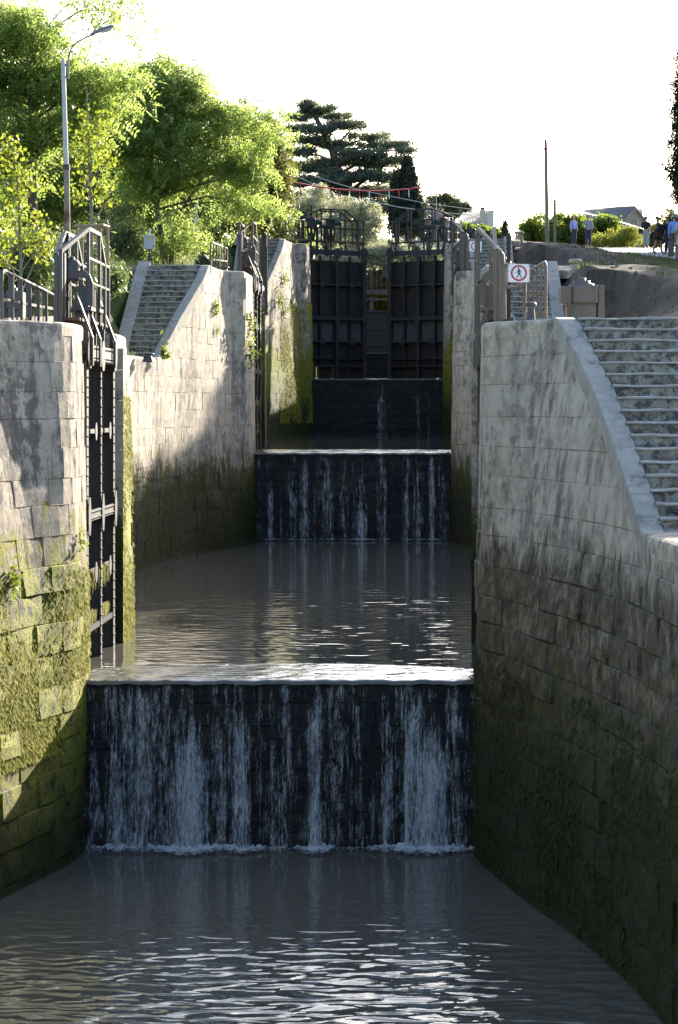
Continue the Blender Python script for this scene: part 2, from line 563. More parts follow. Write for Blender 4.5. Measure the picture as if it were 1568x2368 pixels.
M['iron'] = plain('bollard_iron', (.06, .055, .062), .45, .4, 9)
M['bollstone'] = plain('bollard_stone', (.42, .36, .26), .9, .45, 7, 0, .6)
M['woodpole'] = plain('pole_wood', (.20, .18, .12), .85, .35, 7)
M['whitepole'] = steel('lamp_post_rusty', (.34, .27, .21), .95, .7, .1)
M['polepaint'] = steel('lamp_post_paint', (.60, .57, .52), .15, .6, .0)
M['lampgrey'] = plain('lamp_head_grey', (.20, .20, .21), .45, .2, 6)
M['lampglass'] = plain('lamp_glass', (.72, .74, .75), .25, .05, 4, 0, 0)
M['bark'] = plain('bark', (.13, .105, .08), .95, .6, 7, 0, .8)
M['barkpale'] = plain('bark_pale', (.26, .23, .18), .9, .5, 7, 0, .6)
M['stake'] = plain('stake_wood', (.34, .26, .17), .85, .4, 9)
M['wire'] = plain('wire_dark', (.05, .045, .045), .6, .1, 5, 0, 0)
M['cablered'] = plain('cable_red', (.45, .03, .05), .5, .1, 5, 0, 0)
M['cablewhite'] = plain('tail_white', (.7, .68, .68), .6, .1, 5, 0, 0)
M['plaster'] = plain('house_plaster', (.55, .48, .38), .9, .15, 2, 0, .1)
M['plasterpale'] = plain('house_plaster_pale', (.62, .58, .48), .9, .12, 2, 0, .1)
M['tile'] = plain('roof_tile', (.23, .17, .15), .85, .5, 6)
M['tilegrey'] = plain('roof_tile_grey', (.27, .235, .225), .85, .5, 6)
M['shutter'] = plain('shutter_grey', (.30, .29, .27), .7, .2, 5)
M['bluebeam'] = plain('beam_blue', (.10, .16, .26), .7, .2, 5)
M['l_locust'] = leaf('leaf_locust', (.11, .16, .045), (.19, .235, .075), (.48, .60, .15), .66)
M['l_locust2'] = leaf('leaf_locust_deep', (.07, .115, .03), (.13, .175, .05), (.40, .50, .10), .6)
M['l_dark'] = leaf('leaf_dark', (.025, .038, .012), (.055, .075, .02), (.12, .15, .03), .4)
M['l_oak'] = leaf('leaf_evergreen', (.05, .065, .016), (.12, .135, .03), (.26, .27, .05), .42)
M['l_young'] = leaf('leaf_young', (.12, .155, .02), (.17, .20, .03), (.40, .46, .05), .55)
M['l_oleander'] = leaf('leaf_oleander', (.06, .09, .03), (.13, .16, .07), (.28, .36, .11), .4, .4)
M['l_cypress'] = leaf('leaf_cypress', (.018, .027, .018), (.045, .056, .032), (.05, .065, .025), .25)
M['l_cedar'] = leaf('leaf_cedar', (.085, .108, .082), (.16, .185, .13), (.26, .30, .16), .42)
M['l_olive'] = leaf('leaf_olive', (.26, .27, .17), (.42, .42, .29), (.60, .60, .36), .42)
M['l_pine'] = leaf('leaf_pine', (.04, .06, .025), (.09, .11, .05), (.10, .13, .05), .3)
M['l_vine'] = leaf('leaf_vine', (.035, .065, .015), (.085, .125, .025), (.32, .42, .05), .5)
M['l_yellow'] = leaf('leaf_yellow_bush', (.12, .14, .02), (.19, .20, .03), (.42, .44, .06), .5)
M['grass'] = leaf('grass_blade', (.07, .10, .02), (.15, .17, .05), (.38, .42, .10), .45)
M['moss'] = leaf('moss_tuft', (.22, .21, .018), (.46, .42, .038), (.40, .37, .03), .3, .9)
M['moss_shaded'] = leaf('moss_tuft_shaded', (.05, .052, .008), (.15, .14, .018), (.12, .115, .012), .3, .9)  # moss dimmed in its colour for the shaded wall foot
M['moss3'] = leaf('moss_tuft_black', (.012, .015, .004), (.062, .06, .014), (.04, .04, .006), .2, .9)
M['silt'] = steel('gate_silt_iron', (.085, .085, .09), .3, .8, .35)
M['fern'] = leaf('wall_fern', (.05, .085, .015), (.12, .15, .025), (.32, .40, .05), .45)
M['weed'] = leaf('weed_blade', (.06, .08, .025), (.12, .14, .05), (.20, .23, .07), .35)
# ------------------------------------------------------------------ layout of the lock staircase
PITCH = 38.0
W = [0.0, 2.645, 5.39, 8.03, 10.1]                 # water levels
CREST = [None, 2.57, 5.32, 7.97, 9.98]            # sill crests of gates 1..4
Q = [5.25, 7.98, 10.72, 14.0, 16.6]               # quay levels


def axis(d): return -0.898 + 0.03463 * (d - 38.0)


def ss(x, a, b):
    t = min(1.0, max(0.0, (x - a) / (b - a))); return t * t * (3 - 2 * t)


def interp(x, xs, ys):
    return float(np.interp(x, xs, ys))


TB = [0, 1.0, 2.5, 4, 6, 8.5, 10.6, 14, 18, 22, 26, 29, 31.2, 40]
OB = [2.97, 3.0, 3.30, 3.60, 4.10, 4.53, 4.80, 5.0, 5.0, 4.85, 4.4, 3.7, 3.02, 3.0]
TT0 = [0, .5, .9, 2.0, 3.2, 5, 8, 10.6, 14, 18, 22, 26, 29, 31.2, 40]
OT0 = [3.06, 3.08, 3.22, 3.98, 4.18, 4.46, 4.72, 4.86, 5.05, 5.1, 4.95, 4.5, 3.8, 3.12, 3.1]
TT = [0, 1.9, 2.15, 2.6, 3.2, 6, 8.5, 10.6, 14, 18, 22, 26, 29, 31.2, 40]
OT2 = [3.08, 3.10, 3.40, 3.70, 3.77, 3.98, 4.42, 4.72, 5.05, 5.1, 4.95, 4.5, 3.8, 3.12, 3.1]
OT = [3.08, 3.10, 3.28, 3.92, 4.08, 4.25, 4.55, 4.78, 5.05, 5.1, 4.95, 4.5, 3.8, 3.12, 3.1]


def chamber(d): return min(3, max(0, int((d - 1.0) // PITCH)))


def off(d, z, top=None):
    """half width of the basin at depth d and height z (walls are battered, piers stand square at the top)"""
    i = chamber(d)
    t = PITCH * (i + 1) - d
    v = min(1.0, max(0.0, (z - W[i]) / (min(Q[i + 1], quay(d)) - .3 - W[i])))
    v = v ** 1.8
    return interp(t, TB, OB) * (1 - v) + (interp(t, TT0, OT0) if i == 0 else interp(t, TT, OT2)) * v


def ramp_of(i):
    g = PITCH * i
    return (g - 8.4, g - 2.4) if i == 1 else (g - 10.5, g - 5.0)


def quay(d):
    z = Q[0]
    for i in range(1, 5):
        a, b = ramp_of(i)
        z += (Q[i] - Q[i - 1]) * min(1, max(0, (d - a) / (b - a)))
    return z


def bank(d):
    z = Q[0]
    for i in range(1, 5):
        g = PITCH * i
        z += (Q[i] - Q[i - 1] - (.15 if i < 3 else .3)) * min(1, max(0, (d - g + 33) / 25)) + ((.15 if i < 3 else .3)) * ss(d, g - 6, g + 6)
    return z


def plane(d, right):
    if right:
        z = 12.7 + .073 * (min(d, 140) - 101)
        return z + .05 * max(0, min(d, 290) - 165)
    return 9.0 + .068 * (min(d, 260) - 38)


def in_ramp(d):
    if d < PITCH: return PITCH - 8.8 < d < PITCH - 2.1
    t = (d % PITCH)
    return PITCH - 10.9 < t < PITCH - 4.6


def ground_z(x, d):
    a = axis(d)
    right = x > a
    l = abs(x - a) - off(d, 99) if d < 160 else abs(x - a)
    q, b, p = quay(d), bank(d), plane(d, right)
    if d > 160: return p
    sw = 3.6 if (right and d < 36.2) else (6.08 - off(d, 99) if in_ramp(d) else 2.1)
    base = q - (.45 if in_ramp(d) else .03)
    t = d % PITCH
    near = max(ss(t, PITCH - 20, PITCH - 11.5), 1 - ss(t, 8, 14))     # by the stairs and on the piers the bank stops at a kerb
    la = .9 + (sw + .02 - .9) * near; lb = 4.2 + (sw + .32 - 4.2) * near
    z = base + (b - base) * min(1, max(0, (l - la) / (lb - la)))
    z = z + (p - z) * (ss(l, 2.4, 7.5) if right else ss(l, 4.5, 9.5))
    if not right: z += .03 * max(0, l - 5) * min(1, max(0, (d - 40) / 20))
    return z


# ------------------------------------------------------------------ ground sheet
def build_ground():
    ds = list(np.arange(6, 165, .8)) + list(np.arange(166, 300, 6)) + [320, 360, 420, 520, 700, 1000, 1500, 2500]
    ls = [0, .4, .9, 1.4, 1.9, 2.15, 2.4, 2.7, 3.1, 3.7, 4.3, 5, 6, 7, 8, 9, 10, 11, 12, 13.5, 15, 17, 20, 24, 30, 40, 55, 75, 110, 170, 280, 500, 900]
    V, Fq = [], []
    for sg in (-1, 1):
        b = len(V)
        for d in ds:
            o = (off(d, 99) + .28) if d < 160 else 0.0
            for l in ls:
                x = axis(min(d, 200)) + sg * (o + l)
                z = ground_z(x, d)
                if l > 1.9 and l < 60 and not (sg > 0 and 11.5 < x < 19):
                    z += .05 * math.sin(x * 2.1 + d * 1.3) * math.sin(d * .9 - x * .7) + NR.uniform(-.02, .03)
                V.append((x, d, z))
        n = len(ls)
        for i in range(len(ds) - 1):
            for j in range(n - 1):
                q = (b + i * n + j, b + i * n + j + 1, b + (i + 1) * n + j + 1, b + (i + 1) * n + j)
                Fq.append(q if sg > 0 else q[::-1])
    link('ground', np_mesh('ground', np.array(V), np.array(Fq), M['earth'], True), kind='structure')
    # concrete path that climbs beside the locks on the right
    V, Fq = [], []
    ds = list(np.arange(50, 147, 2.0))
    for d in ds:
        edge = 12.6 - .35 * math.sin(d * .11)
        for x in (edge, 13.5, 15.0, 16.5, 17.6):
            V.append((x, d, ground_z(x, d) + .035))
    for i in range(len(ds) - 1):
        for j in range(4):
            Fq.append((i * 5 + j, i * 5 + j + 1, (i + 1) * 5 + j + 1, (i + 1) * 5 + j))
    link('path', np_mesh('path', np.array(V), np.array(Fq), M['path']), kind='structure')


build_ground()


# ------------------------------------------------------------------ walls of dressed stone
def wall_pt(sg, d, z, push=0.0):
    """point on the basin wall, pushed towards the water by push"""
    o = off(d, z)
    e = .08
    sl = (off(d + e, z) - off(d - e, z)) / (2 * e)
    k = 1 / math.sqrt(1 + sl * sl)
    return Vector((axis(d) + sg * (o - push * k), d + push * k * sl, z))


def block_mesh(S, ua, ub, za, zb, zlim, proud, mat, rough=.008, flip=False):
    """one stone: rounded face, four returns into the joint. S(u, z, push)"""
    nu = max(2, int(round((ub - ua) / .3)) + 1); nv = 3
    c = .004 + .35 * max(0, proud)
    us = [ua, ua + c] + [ua + c + (ub - ua - 2 * c) * k / (nu - 1) for k in range(1, nu - 1)] + [ub - c, ub]
    zs = [za, za + c] + [za + c + (zb - za - 2 * c) * k / (nv - 1) for k in range(1, nv - 1)] + [zb - c, zb]
    V, Fq = [], []
    a, b = len(us), len(zs)
    joint = -.002 - .6 * max(0, proud)
    tilt = NR.uniform(-.006, .006)
    for j, z in enumerate(zs):
        for i, u in enumerate(us):
            edge = i in (0, a - 1) or j in (0, b - 1)
            e2 = i in (1, a - 2) or j in (1, b - 2)
            push = joint if edge else proud + NR.uniform(-rough, rough) + tilt * (i - a / 2) * .5 - (.006 if e2 else 0)
            V.append(S(u, min(z, zlim(u)), push))
    for j in range(b - 1):
        for i in range(a - 1):
            q = (j * a + i, j * a + i + 1, (j + 1) * a + i + 1, (j + 1) * a + i)
            Fq.append(q[::-1] if flip else q)
    return V, Fq


def lay_blocks(parent, S, u0, u1, z0, z1, zlim, course, length, mat, proud, flip, limit=285, jit=.25):
    """courses of stones with broken joints: the first ones singly, the rest joined as one part"""
    specs = []
    z = z0; k = 0
    while z < z1 - .05:
        h = course * NR.uniform(.88, 1.14)
        zb = min(z + h, z1)
        if z1 - zb < course * .35: zb = z1
        u = u0 - (length * .5 if k % 2 else 0) * 1.0
        while u < u1:
            l = length * NR.uniform(1 - jit, 1 + jit)
            a, b = max(u, u0), min(u + l, u1)
            if b - a > .16 and z < max(zlim(a), zlim(b)) - .04:
                specs.append((a + .002, b - .002, z + .002, zb - .002))
            u += l
        z = zb; k += 1
    rest = ([], [])
    step = 1
    for n, (a, b, za, zb) in enumerate(specs):
        pv = proud(za) if callable(proud) else proud
        pr = pv * NR.uniform(-.35, 1.0)
        V, Fq = block_mesh(S, a, b, za, zb, zlim, pr, mat, rough=.003 + pv * .3, flip=flip)
        if n < limit:
            link('stone_block', np_mesh('stone_block', np.array([tuple(v) for v in V]), np.array(Fq), mat, False), parent)
        else:
            o = len(rest[0]); rest[0].extend([tuple(v) for v in V]); rest[1].extend([[o + i for i in q] for q in Fq])
    if rest[0]:
        link('stone_blocks', np_mesh('stone_blocks', np.array(rest[0]), np.array(rest[1]), mat, False), parent, kind='stuff')


def wall_core(parent, sg, d0, d1, zb, mat):
    """solid behind the stones"""
    ds = [d0] + list(np.arange(math.ceil(d0 * 2) / 2 + .25, d1 - .1, .5)) + [d1]
    V, Fq = [], []
    nz = 10
    for d in ds:
        zt = quay(d) - .02
        for j in range(nz + 1):
            z = zb + (zt - zb) * j / nz
            V.append(wall_pt(sg, d, z, -.035))
        V.append(Vector((axis(d) + sg * (off(d, 99) + .9), d, zt)))
        V.append(Vector((axis(d) + sg * (off(d, 99) + .9), d, zb)))
    n = nz + 3
    for i in range(len(ds) - 1):
        for j in range(n):
            q = (i * n + j, (i + 1) * n + j, (i + 1) * n + (j + 1) % n, i * n + (j + 1) % n)
            Fq.append(q if sg < 0 else q[::-1])
    mb = MB(); mb.add(V, Fq)
    mb.add(V[:n], [tuple(range(n))]); mb.add(V[-n:], [tuple(range(n))[::-1]])
    return mb.build('core', mat, parent)


def coping_piece(parent, sg, da, db, zf, width, mat, name='coping_stone', th=.24, lift=0.0, n=3, over=-.004):
    V, Fq = [], []
    ds = [da + (db - da) * k / n for k in range(n + 1)]
    J = NR.uniform(-.006, .006)
    for d in ds:
        z = zf(d) + lift + J
        o = off(d, 99) - over
        prof = [(0, -th), (-.004, -.07), (.012, -.022), (.05, 0), (width * .5, .006), (width, 0), (width, -th)]
        if name == 'stringer': prof = [(0, -th), (0, -.05), (.002, -.010), (.012, 0), (width * .5, .002), (width, 0), (width, -th)]
        for l, h in prof:
            V.append((axis(d) + sg * (o + l + (NR.uniform(-.003, .003) if l < .06 else 0)), d, z + h + (NR.uniform(-.002, .002) if l < .06 else 0)))
    m = 7
    for i in range(n):
        for j in range(m):
            q = (i * m + j, (i + 1) * m + j, (i + 1) * m + (j + 1) % m, i * m + (j + 1) % m)
            Fq.append(q if sg < 0 else q[::-1])
    mb = MB(); mb.add(V, Fq, False)
    mb.add(V[:m], [tuple(range(m))]); mb.add(V[-m:], [tuple(range(m))[::-1]])
    return mb.build(name, mat, parent, fix=True)


def basin_wall(i, sg, label, mat, d0, d1, ranges, course, length, proud):
    t = thing('basin_wall', label, 'wall')
    zb = W[i] - .5
    wall_core(t, sg, d0, d1, zb, mat)
    S = lambda u, z, push: wall_pt(sg, u, z, push)
    zl = lambda u: quay(u) - .2
    for (a, b, lim, *mm) in ranges:
        lay_blocks(t, S, a, b, zb + .2, max(quay(a), quay(b)) - .2, zl, course, length, mm[0] if mm else mat, proud, sg > 0, lim)
    # coping stones on the level stretches; the sloping ones belong to the stairs
    d = d0
    while d < d1 - .3:
        e = min(d + NR.uniform(.95, 1.35), d1)
        if d1 - e < .4: e = d1
        mid = (d + e) / 2
        ra, rb = ramp_of(int(mid // PITCH) + 1)
        if not (ra < mid < rb):
            wide = 2.4 if (mid > rb or mid % PITCH < 7) else .5
            coping_piece(t, sg, d + .003, e - .003, quay, wide, M['coping'])
        d = e
    # end faces into the gate recess
    if d0 > 20:
        S2 = lambda u, z, push: Vector((axis(d0) + sg * u, d0 - .002 - push * .5, z))
        lay_blocks(t, S2, 3.0, 3.66, zb + .2, Q[i] - .25, lambda u: Q[i] - .25, course, .7, mat, .01, sg < 0, 40)
    return t


def recess_wall(g, sg, label, mat):
    """back of the recess that takes the open gate leaf"""
    t = thing('gate_recess', label, 'wall')
    a, b = PITCH * g + .6, PITCH * g + 5.2
    zb = W[g - 1] + .1 if False else CREST[g] - .6
    S = lambda u, z, push: Vector((axis(u) + sg * (3.66 - push), u, z))
    mb = MB()
    x0, x1 = axis(a) + sg * 3.70, axis(a) + sg * 5.2
    mb.b2((min(x0, x1), a, zb), (max(x0, x1), b, Q[g] - .25))
    mb.build('core', mat, t)
    lay_blocks(t, S, a, b, zb, Q[g] - .25, lambda u: Q[g] - .25, .5, 1.2, mat, .012, sg > 0, 60)
    d = a
    while d < b - .1:
        e = min(d + 1.15, b)
        V = MB()
        xa, xb = axis(d) + sg * 3.64, axis(d) + sg * 5.6
        V.b2((min(xa, xb), d + .004, Q[g] - .24), (max(xa, xb), e - .004, Q[g] + NR.uniform(-.006, .006)), .025)
        V.build('coping_stone', M['coping'], t)
        d = e
    return t


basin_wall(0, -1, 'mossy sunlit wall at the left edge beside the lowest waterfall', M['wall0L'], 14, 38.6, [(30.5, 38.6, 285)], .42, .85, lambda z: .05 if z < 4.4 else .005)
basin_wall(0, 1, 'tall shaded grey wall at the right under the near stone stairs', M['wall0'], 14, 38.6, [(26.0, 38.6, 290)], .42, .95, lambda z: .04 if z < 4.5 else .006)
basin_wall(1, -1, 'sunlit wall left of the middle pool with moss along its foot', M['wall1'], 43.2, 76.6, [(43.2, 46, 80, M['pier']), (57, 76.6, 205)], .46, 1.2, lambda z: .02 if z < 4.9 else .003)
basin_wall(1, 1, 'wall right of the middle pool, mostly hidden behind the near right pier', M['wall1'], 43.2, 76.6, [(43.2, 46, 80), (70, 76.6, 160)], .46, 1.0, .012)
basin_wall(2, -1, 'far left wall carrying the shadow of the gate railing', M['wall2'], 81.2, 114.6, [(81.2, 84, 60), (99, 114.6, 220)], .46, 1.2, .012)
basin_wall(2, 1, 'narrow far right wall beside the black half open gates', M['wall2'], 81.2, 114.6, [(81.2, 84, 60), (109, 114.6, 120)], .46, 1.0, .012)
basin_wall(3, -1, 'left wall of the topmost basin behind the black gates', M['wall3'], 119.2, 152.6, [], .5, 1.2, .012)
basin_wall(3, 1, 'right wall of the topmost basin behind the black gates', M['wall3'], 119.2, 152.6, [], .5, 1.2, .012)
for g, m in ((1, 'wall1'), (2, 'wall2'), (3, 'wall3')):
    nm = {1: 'nearest', 2: 'middle', 3: 'farthest'}[g]
    recess_wall(g, -1, 'stone recess behind the %s gate leaf on the left' % nm, M[m])
    recess_wall(g, 1, 'stone recess behind the %s gate leaf on the right' % nm, M[m])


# ------------------------------------------------------------------ stairs
def stairs(i, sg, label, width, outer=True, winner=.33):
    if i: width += .33 - .24; winner = .24
    else: winner = .27
    """flight beside the basin, from quay i up to quay i+1"""
    t = thing('stone_stairs', label, 'stairs')
    g = PITCH * (i + 1)
    d0, d1 = ramp_of(i + 1)
    rise = Q[i + 1] - Q[i]
    n = int(round(rise / .165)); h = rise / n; run = (d1 - d0) / n
    for k in range(n):
        dk = d0 + run * k; z1 = Q[i] + h * (k + 1); z0 = z1 - h
        xa = off(dk, 99) + winner - .03
        xb = off(d0 + 2.5, 99) + winner + width if not outer else off(d0 + 2.5, 99) + winner + width
        mb = MB()
        N = 22 if i == 0 else 10
        xs = [axis(dk) + sg * (xa + (xb - xa) * q / N) for q in range(N + 1)]
        dep = run + .12
        wear = [NR.uniform(-.009, .009) + .008 * math.sin(q * .9 + k * 2.1) for q, _ in enumerate(xs)]; wy = [NR.uniform(-.014, .012) for _ in xs]
        V = []
        for q, x in enumerate(xs):
            V += [(x, dk + .02, z0 - .10), (x, dk + .02 + NR.uniform(-.006, .006), z1 - .035),
                  (x, dk - .006 + wy[q], z1 - .030 + wear[q] * .5), (x, dk - .012 + wy[q], z1 - .010 + wear[q]), (x, dk + .012 + wy[q], z1 + wear[q]),
                  (x, dk + dep, z1 + .004), (x, dk + dep, z0 - .10)]
        m = 7
        for q in range(N):
            for j in range(m - 1):
                mb.m = 0 if j == 0 else 1
                f = (j, j + 1, m + j + 1, m + j)
                mb.add(V[q * m:(q + 2) * m], [f if sg > 0 else f[::-1]])
        mb.build('step', [M['riser'], M['tread']], t, fix=True)
    # sloping stringer along the basin, made of long stones
    zf = lambda d: Q[i] + rise * min(1, max(0, (d - d0) / (d1 - d0))) + .10 * ss(d, d0 - .4, d0 + .5) * (1 - ss(d, d1 - .3, d1 + .1))
    for a, b in ((d0 - .5, d0 + .7), (d0 + .7, d0 + 1.9), (d0 + 1.9, d0 + 3.0), (d0 + 3.0, d0 + 4.3), (d0 + 4.3, d1 + .02)):
        coping_piece(t, sg, a + .006, b - .006, zf, winner, M['stringer'], 'stringer', th=.31, n=6, over=.010)
    if outer:
        x = off(d0 + 2.5, 99) + winner + width
        V = []
        for d in (d0 - .2, d0 + 1.4, d0 + 2.8, d0 + 4.2, d1 + .3):
            z = Q[i] + rise * min(1, max(0, (d - d0) / (d1 - d0))) + .14
            for l, e in ((0, 0), (.34, .0), (.34, -1.0), (0, -1.0)):
                V.append((axis(d) + sg * (x + l), d, z + e))
        mb = MB()
        for q in range(4):
            for j in range(4):
                mb.add([V[q * 4 + j], V[(q + 1) * 4 + j], V[(q + 1) * 4 + (j + 1) % 4], V[q * 4 + (j + 1) % 4]], [(0, 1, 2, 3)])
        mb.add(V[:4], [(0, 1, 2, 3)]); mb.add(V[-4:], [(0, 1, 2, 3)])
        mb.build('stringer', M['stringer'], t, fix=True)
    return t


stairs(0, 1, 'wide weathered stone stairs at the right edge with a sloping kerb', 3.3, False)
stairs(1, -1, 'lichen dark stone stairs on the left below the trees', .95)
stairs(1, 1, 'stone stairs behind the white walking man sign on the right', .95)
stairs(2, -1, 'upper left stone stairs beside the far pale wall', .95)
stairs(2, 1, 'upper right stone stairs climbing to the vine hedge', .95)


# ------------------------------------------------------------------ water: pools, crests, falls
def pool(name, i, d0, d1, half):
    V, Fq = [], []
    ds = np.linspace(d0, d1, 40); xs = np.linspace(-half, half, 24)
    for d in ds:
        for x in xs:
            e = d
            if i > 0:
                f = PITCH * i + .95 + .85 * (1 - min(1, abs(x) / 3.03) ** 2); e = f + (d - d0) * (d1 - f) / (d1 - d0)
            V.append((axis(e) + x, e, W[i]))
    for a in range(39):
        for b in range(23):
            Fq.append((a * 24 + b, a * 24 + b + 1, (a + 1) * 24 + b + 1, (a + 1) * 24 + b))
    link(name, np_mesh(name, np.array(V), np.array(Fq), M['water'] if i == 0 else M['water_calm'], True), kind='structure')


pool('water', 0, 4, 38.05, 5.6)
pool('water', 1, 39.0, 76.05, 5.6)
pool('water', 2, 77.0, 114.05, 5.6)
pool('water', 3, 115.0, 152.05, 5.6)


def fall(g, label, cols, amount):
    """stone sill with the water that runs over its crest and down its face"""
    G = PITCH * g; zc = CREST[g]; zb = W[g - 1]
    t = thing('lock_sill', label, 'waterfall')
    a0 = axis(G)
    mb = MB()
    mb.b2((a0 - 3.1, G + .10, zb - .6), (a0 + 3.1, G + 3.2, zc - .05))
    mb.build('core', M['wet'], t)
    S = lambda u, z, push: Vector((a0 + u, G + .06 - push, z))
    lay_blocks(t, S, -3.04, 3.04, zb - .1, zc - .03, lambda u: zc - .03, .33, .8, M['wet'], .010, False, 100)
    # crest: thin film sliding to the edge
    nx, V, Fq = 60, [], []
    prof = [(1.0, W[g] + .004), (.8, None), (.6, None), (.4, None), (.2, None), (.06, zc + .008), (.0, zc - .008), (-.025, zc - .03), (-.04, zc - .055)]
    for k in range(nx + 1):
        x = -3.03 + 6.06 * k / nx
        back = .95 + .85 * (1 - (x / 3.03) ** 2)
        for (q, z) in prof:
            d = G + (q * back if q > 0 else q)
            if z is None: z = zc + (W[g] - zc) * ((q - .0) ** .9)
            w = .012 * math.sin(x * 5 + d * 3) * math.sin(d * 6 - x * 2.3) if 0 < q < 1 else 0
            if q <= .06: d += .018 * math.sin(x * 6.1 + g) + .012 * math.sin(x * 15.7); w = .008 * math.sin(x * 8.3 + 2 * g) + .006 * math.sin(x * 21.0)
            V.append((a0 + x, d, z + w))
    m = len(prof)
    for k in range(nx):
        for j in range(m - 1):
            Fq.append((k * m + j, k * m + j + 1, (k + 1) * m + j + 1, (k + 1) * m + j))
    link('crest_water', np_mesh('crest_water', np.array(V), np.array(Fq), M['crest'], True), t)
    # falling strands
    nx, nz, V, Fq, D = 240, 40, [], [], []
    H = zc - zb
    for j in range(nz + 1):
        tt = j / nz; z = zc + .0 - H * tt
        for k in range(nx + 1):
            x = -3.02 + 6.04 * k / nx
            dn = ({1: .30, 2: .22, 3: .04}[g] + .10 * math.sin(x * 7.3 + g) + .08 * math.sin(x * 17.1)) if cols else 0
            for (c, wd, st, s) in cols:
                r = max(0.0, 1 - abs(x - c) / (wd * .62)) ** .55
                grow = ss(tt, st - .16, st + .20)
                dn = max(dn, s * r * (.30 + .70 * grow))
            D.append(dn * amount * (.35 + .65 * ss(tt, 0, .06)))
            bul = .10 * math.sqrt(tt) + .02 * math.sin(x * 9 + j * .2) * tt
            V.append((a0 + x, G - .055 - bul, z))
    for j in range(nz):
        for k in range(nx):
            Fq.append((j * (nx + 1) + k, (j + 1) * (nx + 1) + k, (j + 1) * (nx + 1) + k + 1, j * (nx + 1) + k + 1))
    me = np_mesh('falling_water', np.array(V), np.array(Fq), M['fall'], True)
    at = me.attributes.new('dens', 'FLOAT', 'POINT'); at.data.foreach_set('value', np.array(D, dtype=np.float32))
    link('falling_water', me, t)
    # foam where it lands
    nx, ny, V, Fq, D = 160, 9, [], [], []
    for j in range(ny + 1):
        q = j / ny
        for k in range(nx + 1):
            x = -3.0 + 6.0 * k / nx
            dn = max([.35 if g == 1 else .25] + [s * max(0, 1 - abs(x - c) / (wd * .9 + .2)) ** .5 for (c, wd, st, s) in cols])
            reach = (.35 + 1.0 * dn) * (1.0 if g == 1 else .45)
            V.append((a0 + x + NR.uniform(-.01, .01), G - .05 - q * reach, zb + .012 + (1 - q) ** 2 * (.03 + .09 * dn) * NR.uniform(.4, 1.2) * (1.0 if g == 1 else .7)))
            D.append((1 - q) ** 1.1 * (.5 + .75 * dn) * amount)
    for j in range(ny):
        for k in range(nx):
            Fq.append((j * (nx + 1) + k, (j + 1) * (nx + 1) + k, (j + 1) * (nx + 1) + k + 1, j * (nx + 1) + k + 1))
    me = np_mesh('foam', np.array(V), np.array(Fq), M['foam'], True)
    at = me.attributes.new('dens', 'FLOAT', 'POINT'); at.data.foreach_set('value', np.array(D, dtype=np.float32))
    link('foam', me, t)
    return t


def cols_px(lst, x0, x1):
    """(left px, right px, start 0..1, strength) -> metres across the sill"""
    return [((((a + b) / 2) - x0) / (x1 - x0) * 6.06 - 3.03, (b - a) / (x1 - x0) * 6.06, s, k) for a, b, s, k in lst]


FALL1 = [(60, 165, .45, .42), (160, 400, .02, .60), (165, 225, .5, .72), (230, 400, .45, .42), (380, 525, .36, 1.0), (440, 500, .25, .85), (540, 595, .3, .62), (598, 672, .24, .80), (735, 770, .35, .55),
         (790, 840, .4, .34), (870, 935, .10, .72), (872, 930, .62, .98), (940, 1010, .5, .36), (1085, 1130, .55, .40), (1140, 1190, .12, .55), (1120, 1195, .6, .62), (1212, 1300, .10, .80), (1212, 1395, .34, .95), (1215, 1250, .3, 1.0), (1415, 1465, .4, .45)]
FALL2 = [(205, 245, .40, .75), (280, 300, .3, .45), (320, 385, .12, .55), (400, 470, .12, .66), (480, 520, .2, .40), (540, 625, .12, .62), (640, 720, .15, .48), (752, 830, .10, .45), (752, 828, .58, 1.0), (920, 950, .15, .66), (1055, 1090, .12, .72), (1100, 1180, .2, .58), (1205, 1250, .06, .9), (1260, 1345, .2, .45)]
FALL3 = [(872, 945, .08, .62), (878, 905, .3, .75), (990, 1010, .2, .32), (1115, 1160, .1, .52), (1195, 1215, .1, .45), (560, 720, .5, .06)]
fall(1, 'nearest waterfall over the wide dark sill at the bottom of the lock', cols_px(FALL1, 58, 1492), 1.0)
fall(2, 'middle waterfall of thin white strands over a dark sill', cols_px(FALL2, 115, 1358), .86)
fall(3, 'farthest sill below the black gates with two thin trickles', cols_px(FALL3, 465, 1300), .7)
fall(4, 'dark sill seen through the gap between the black gates', [], .2)
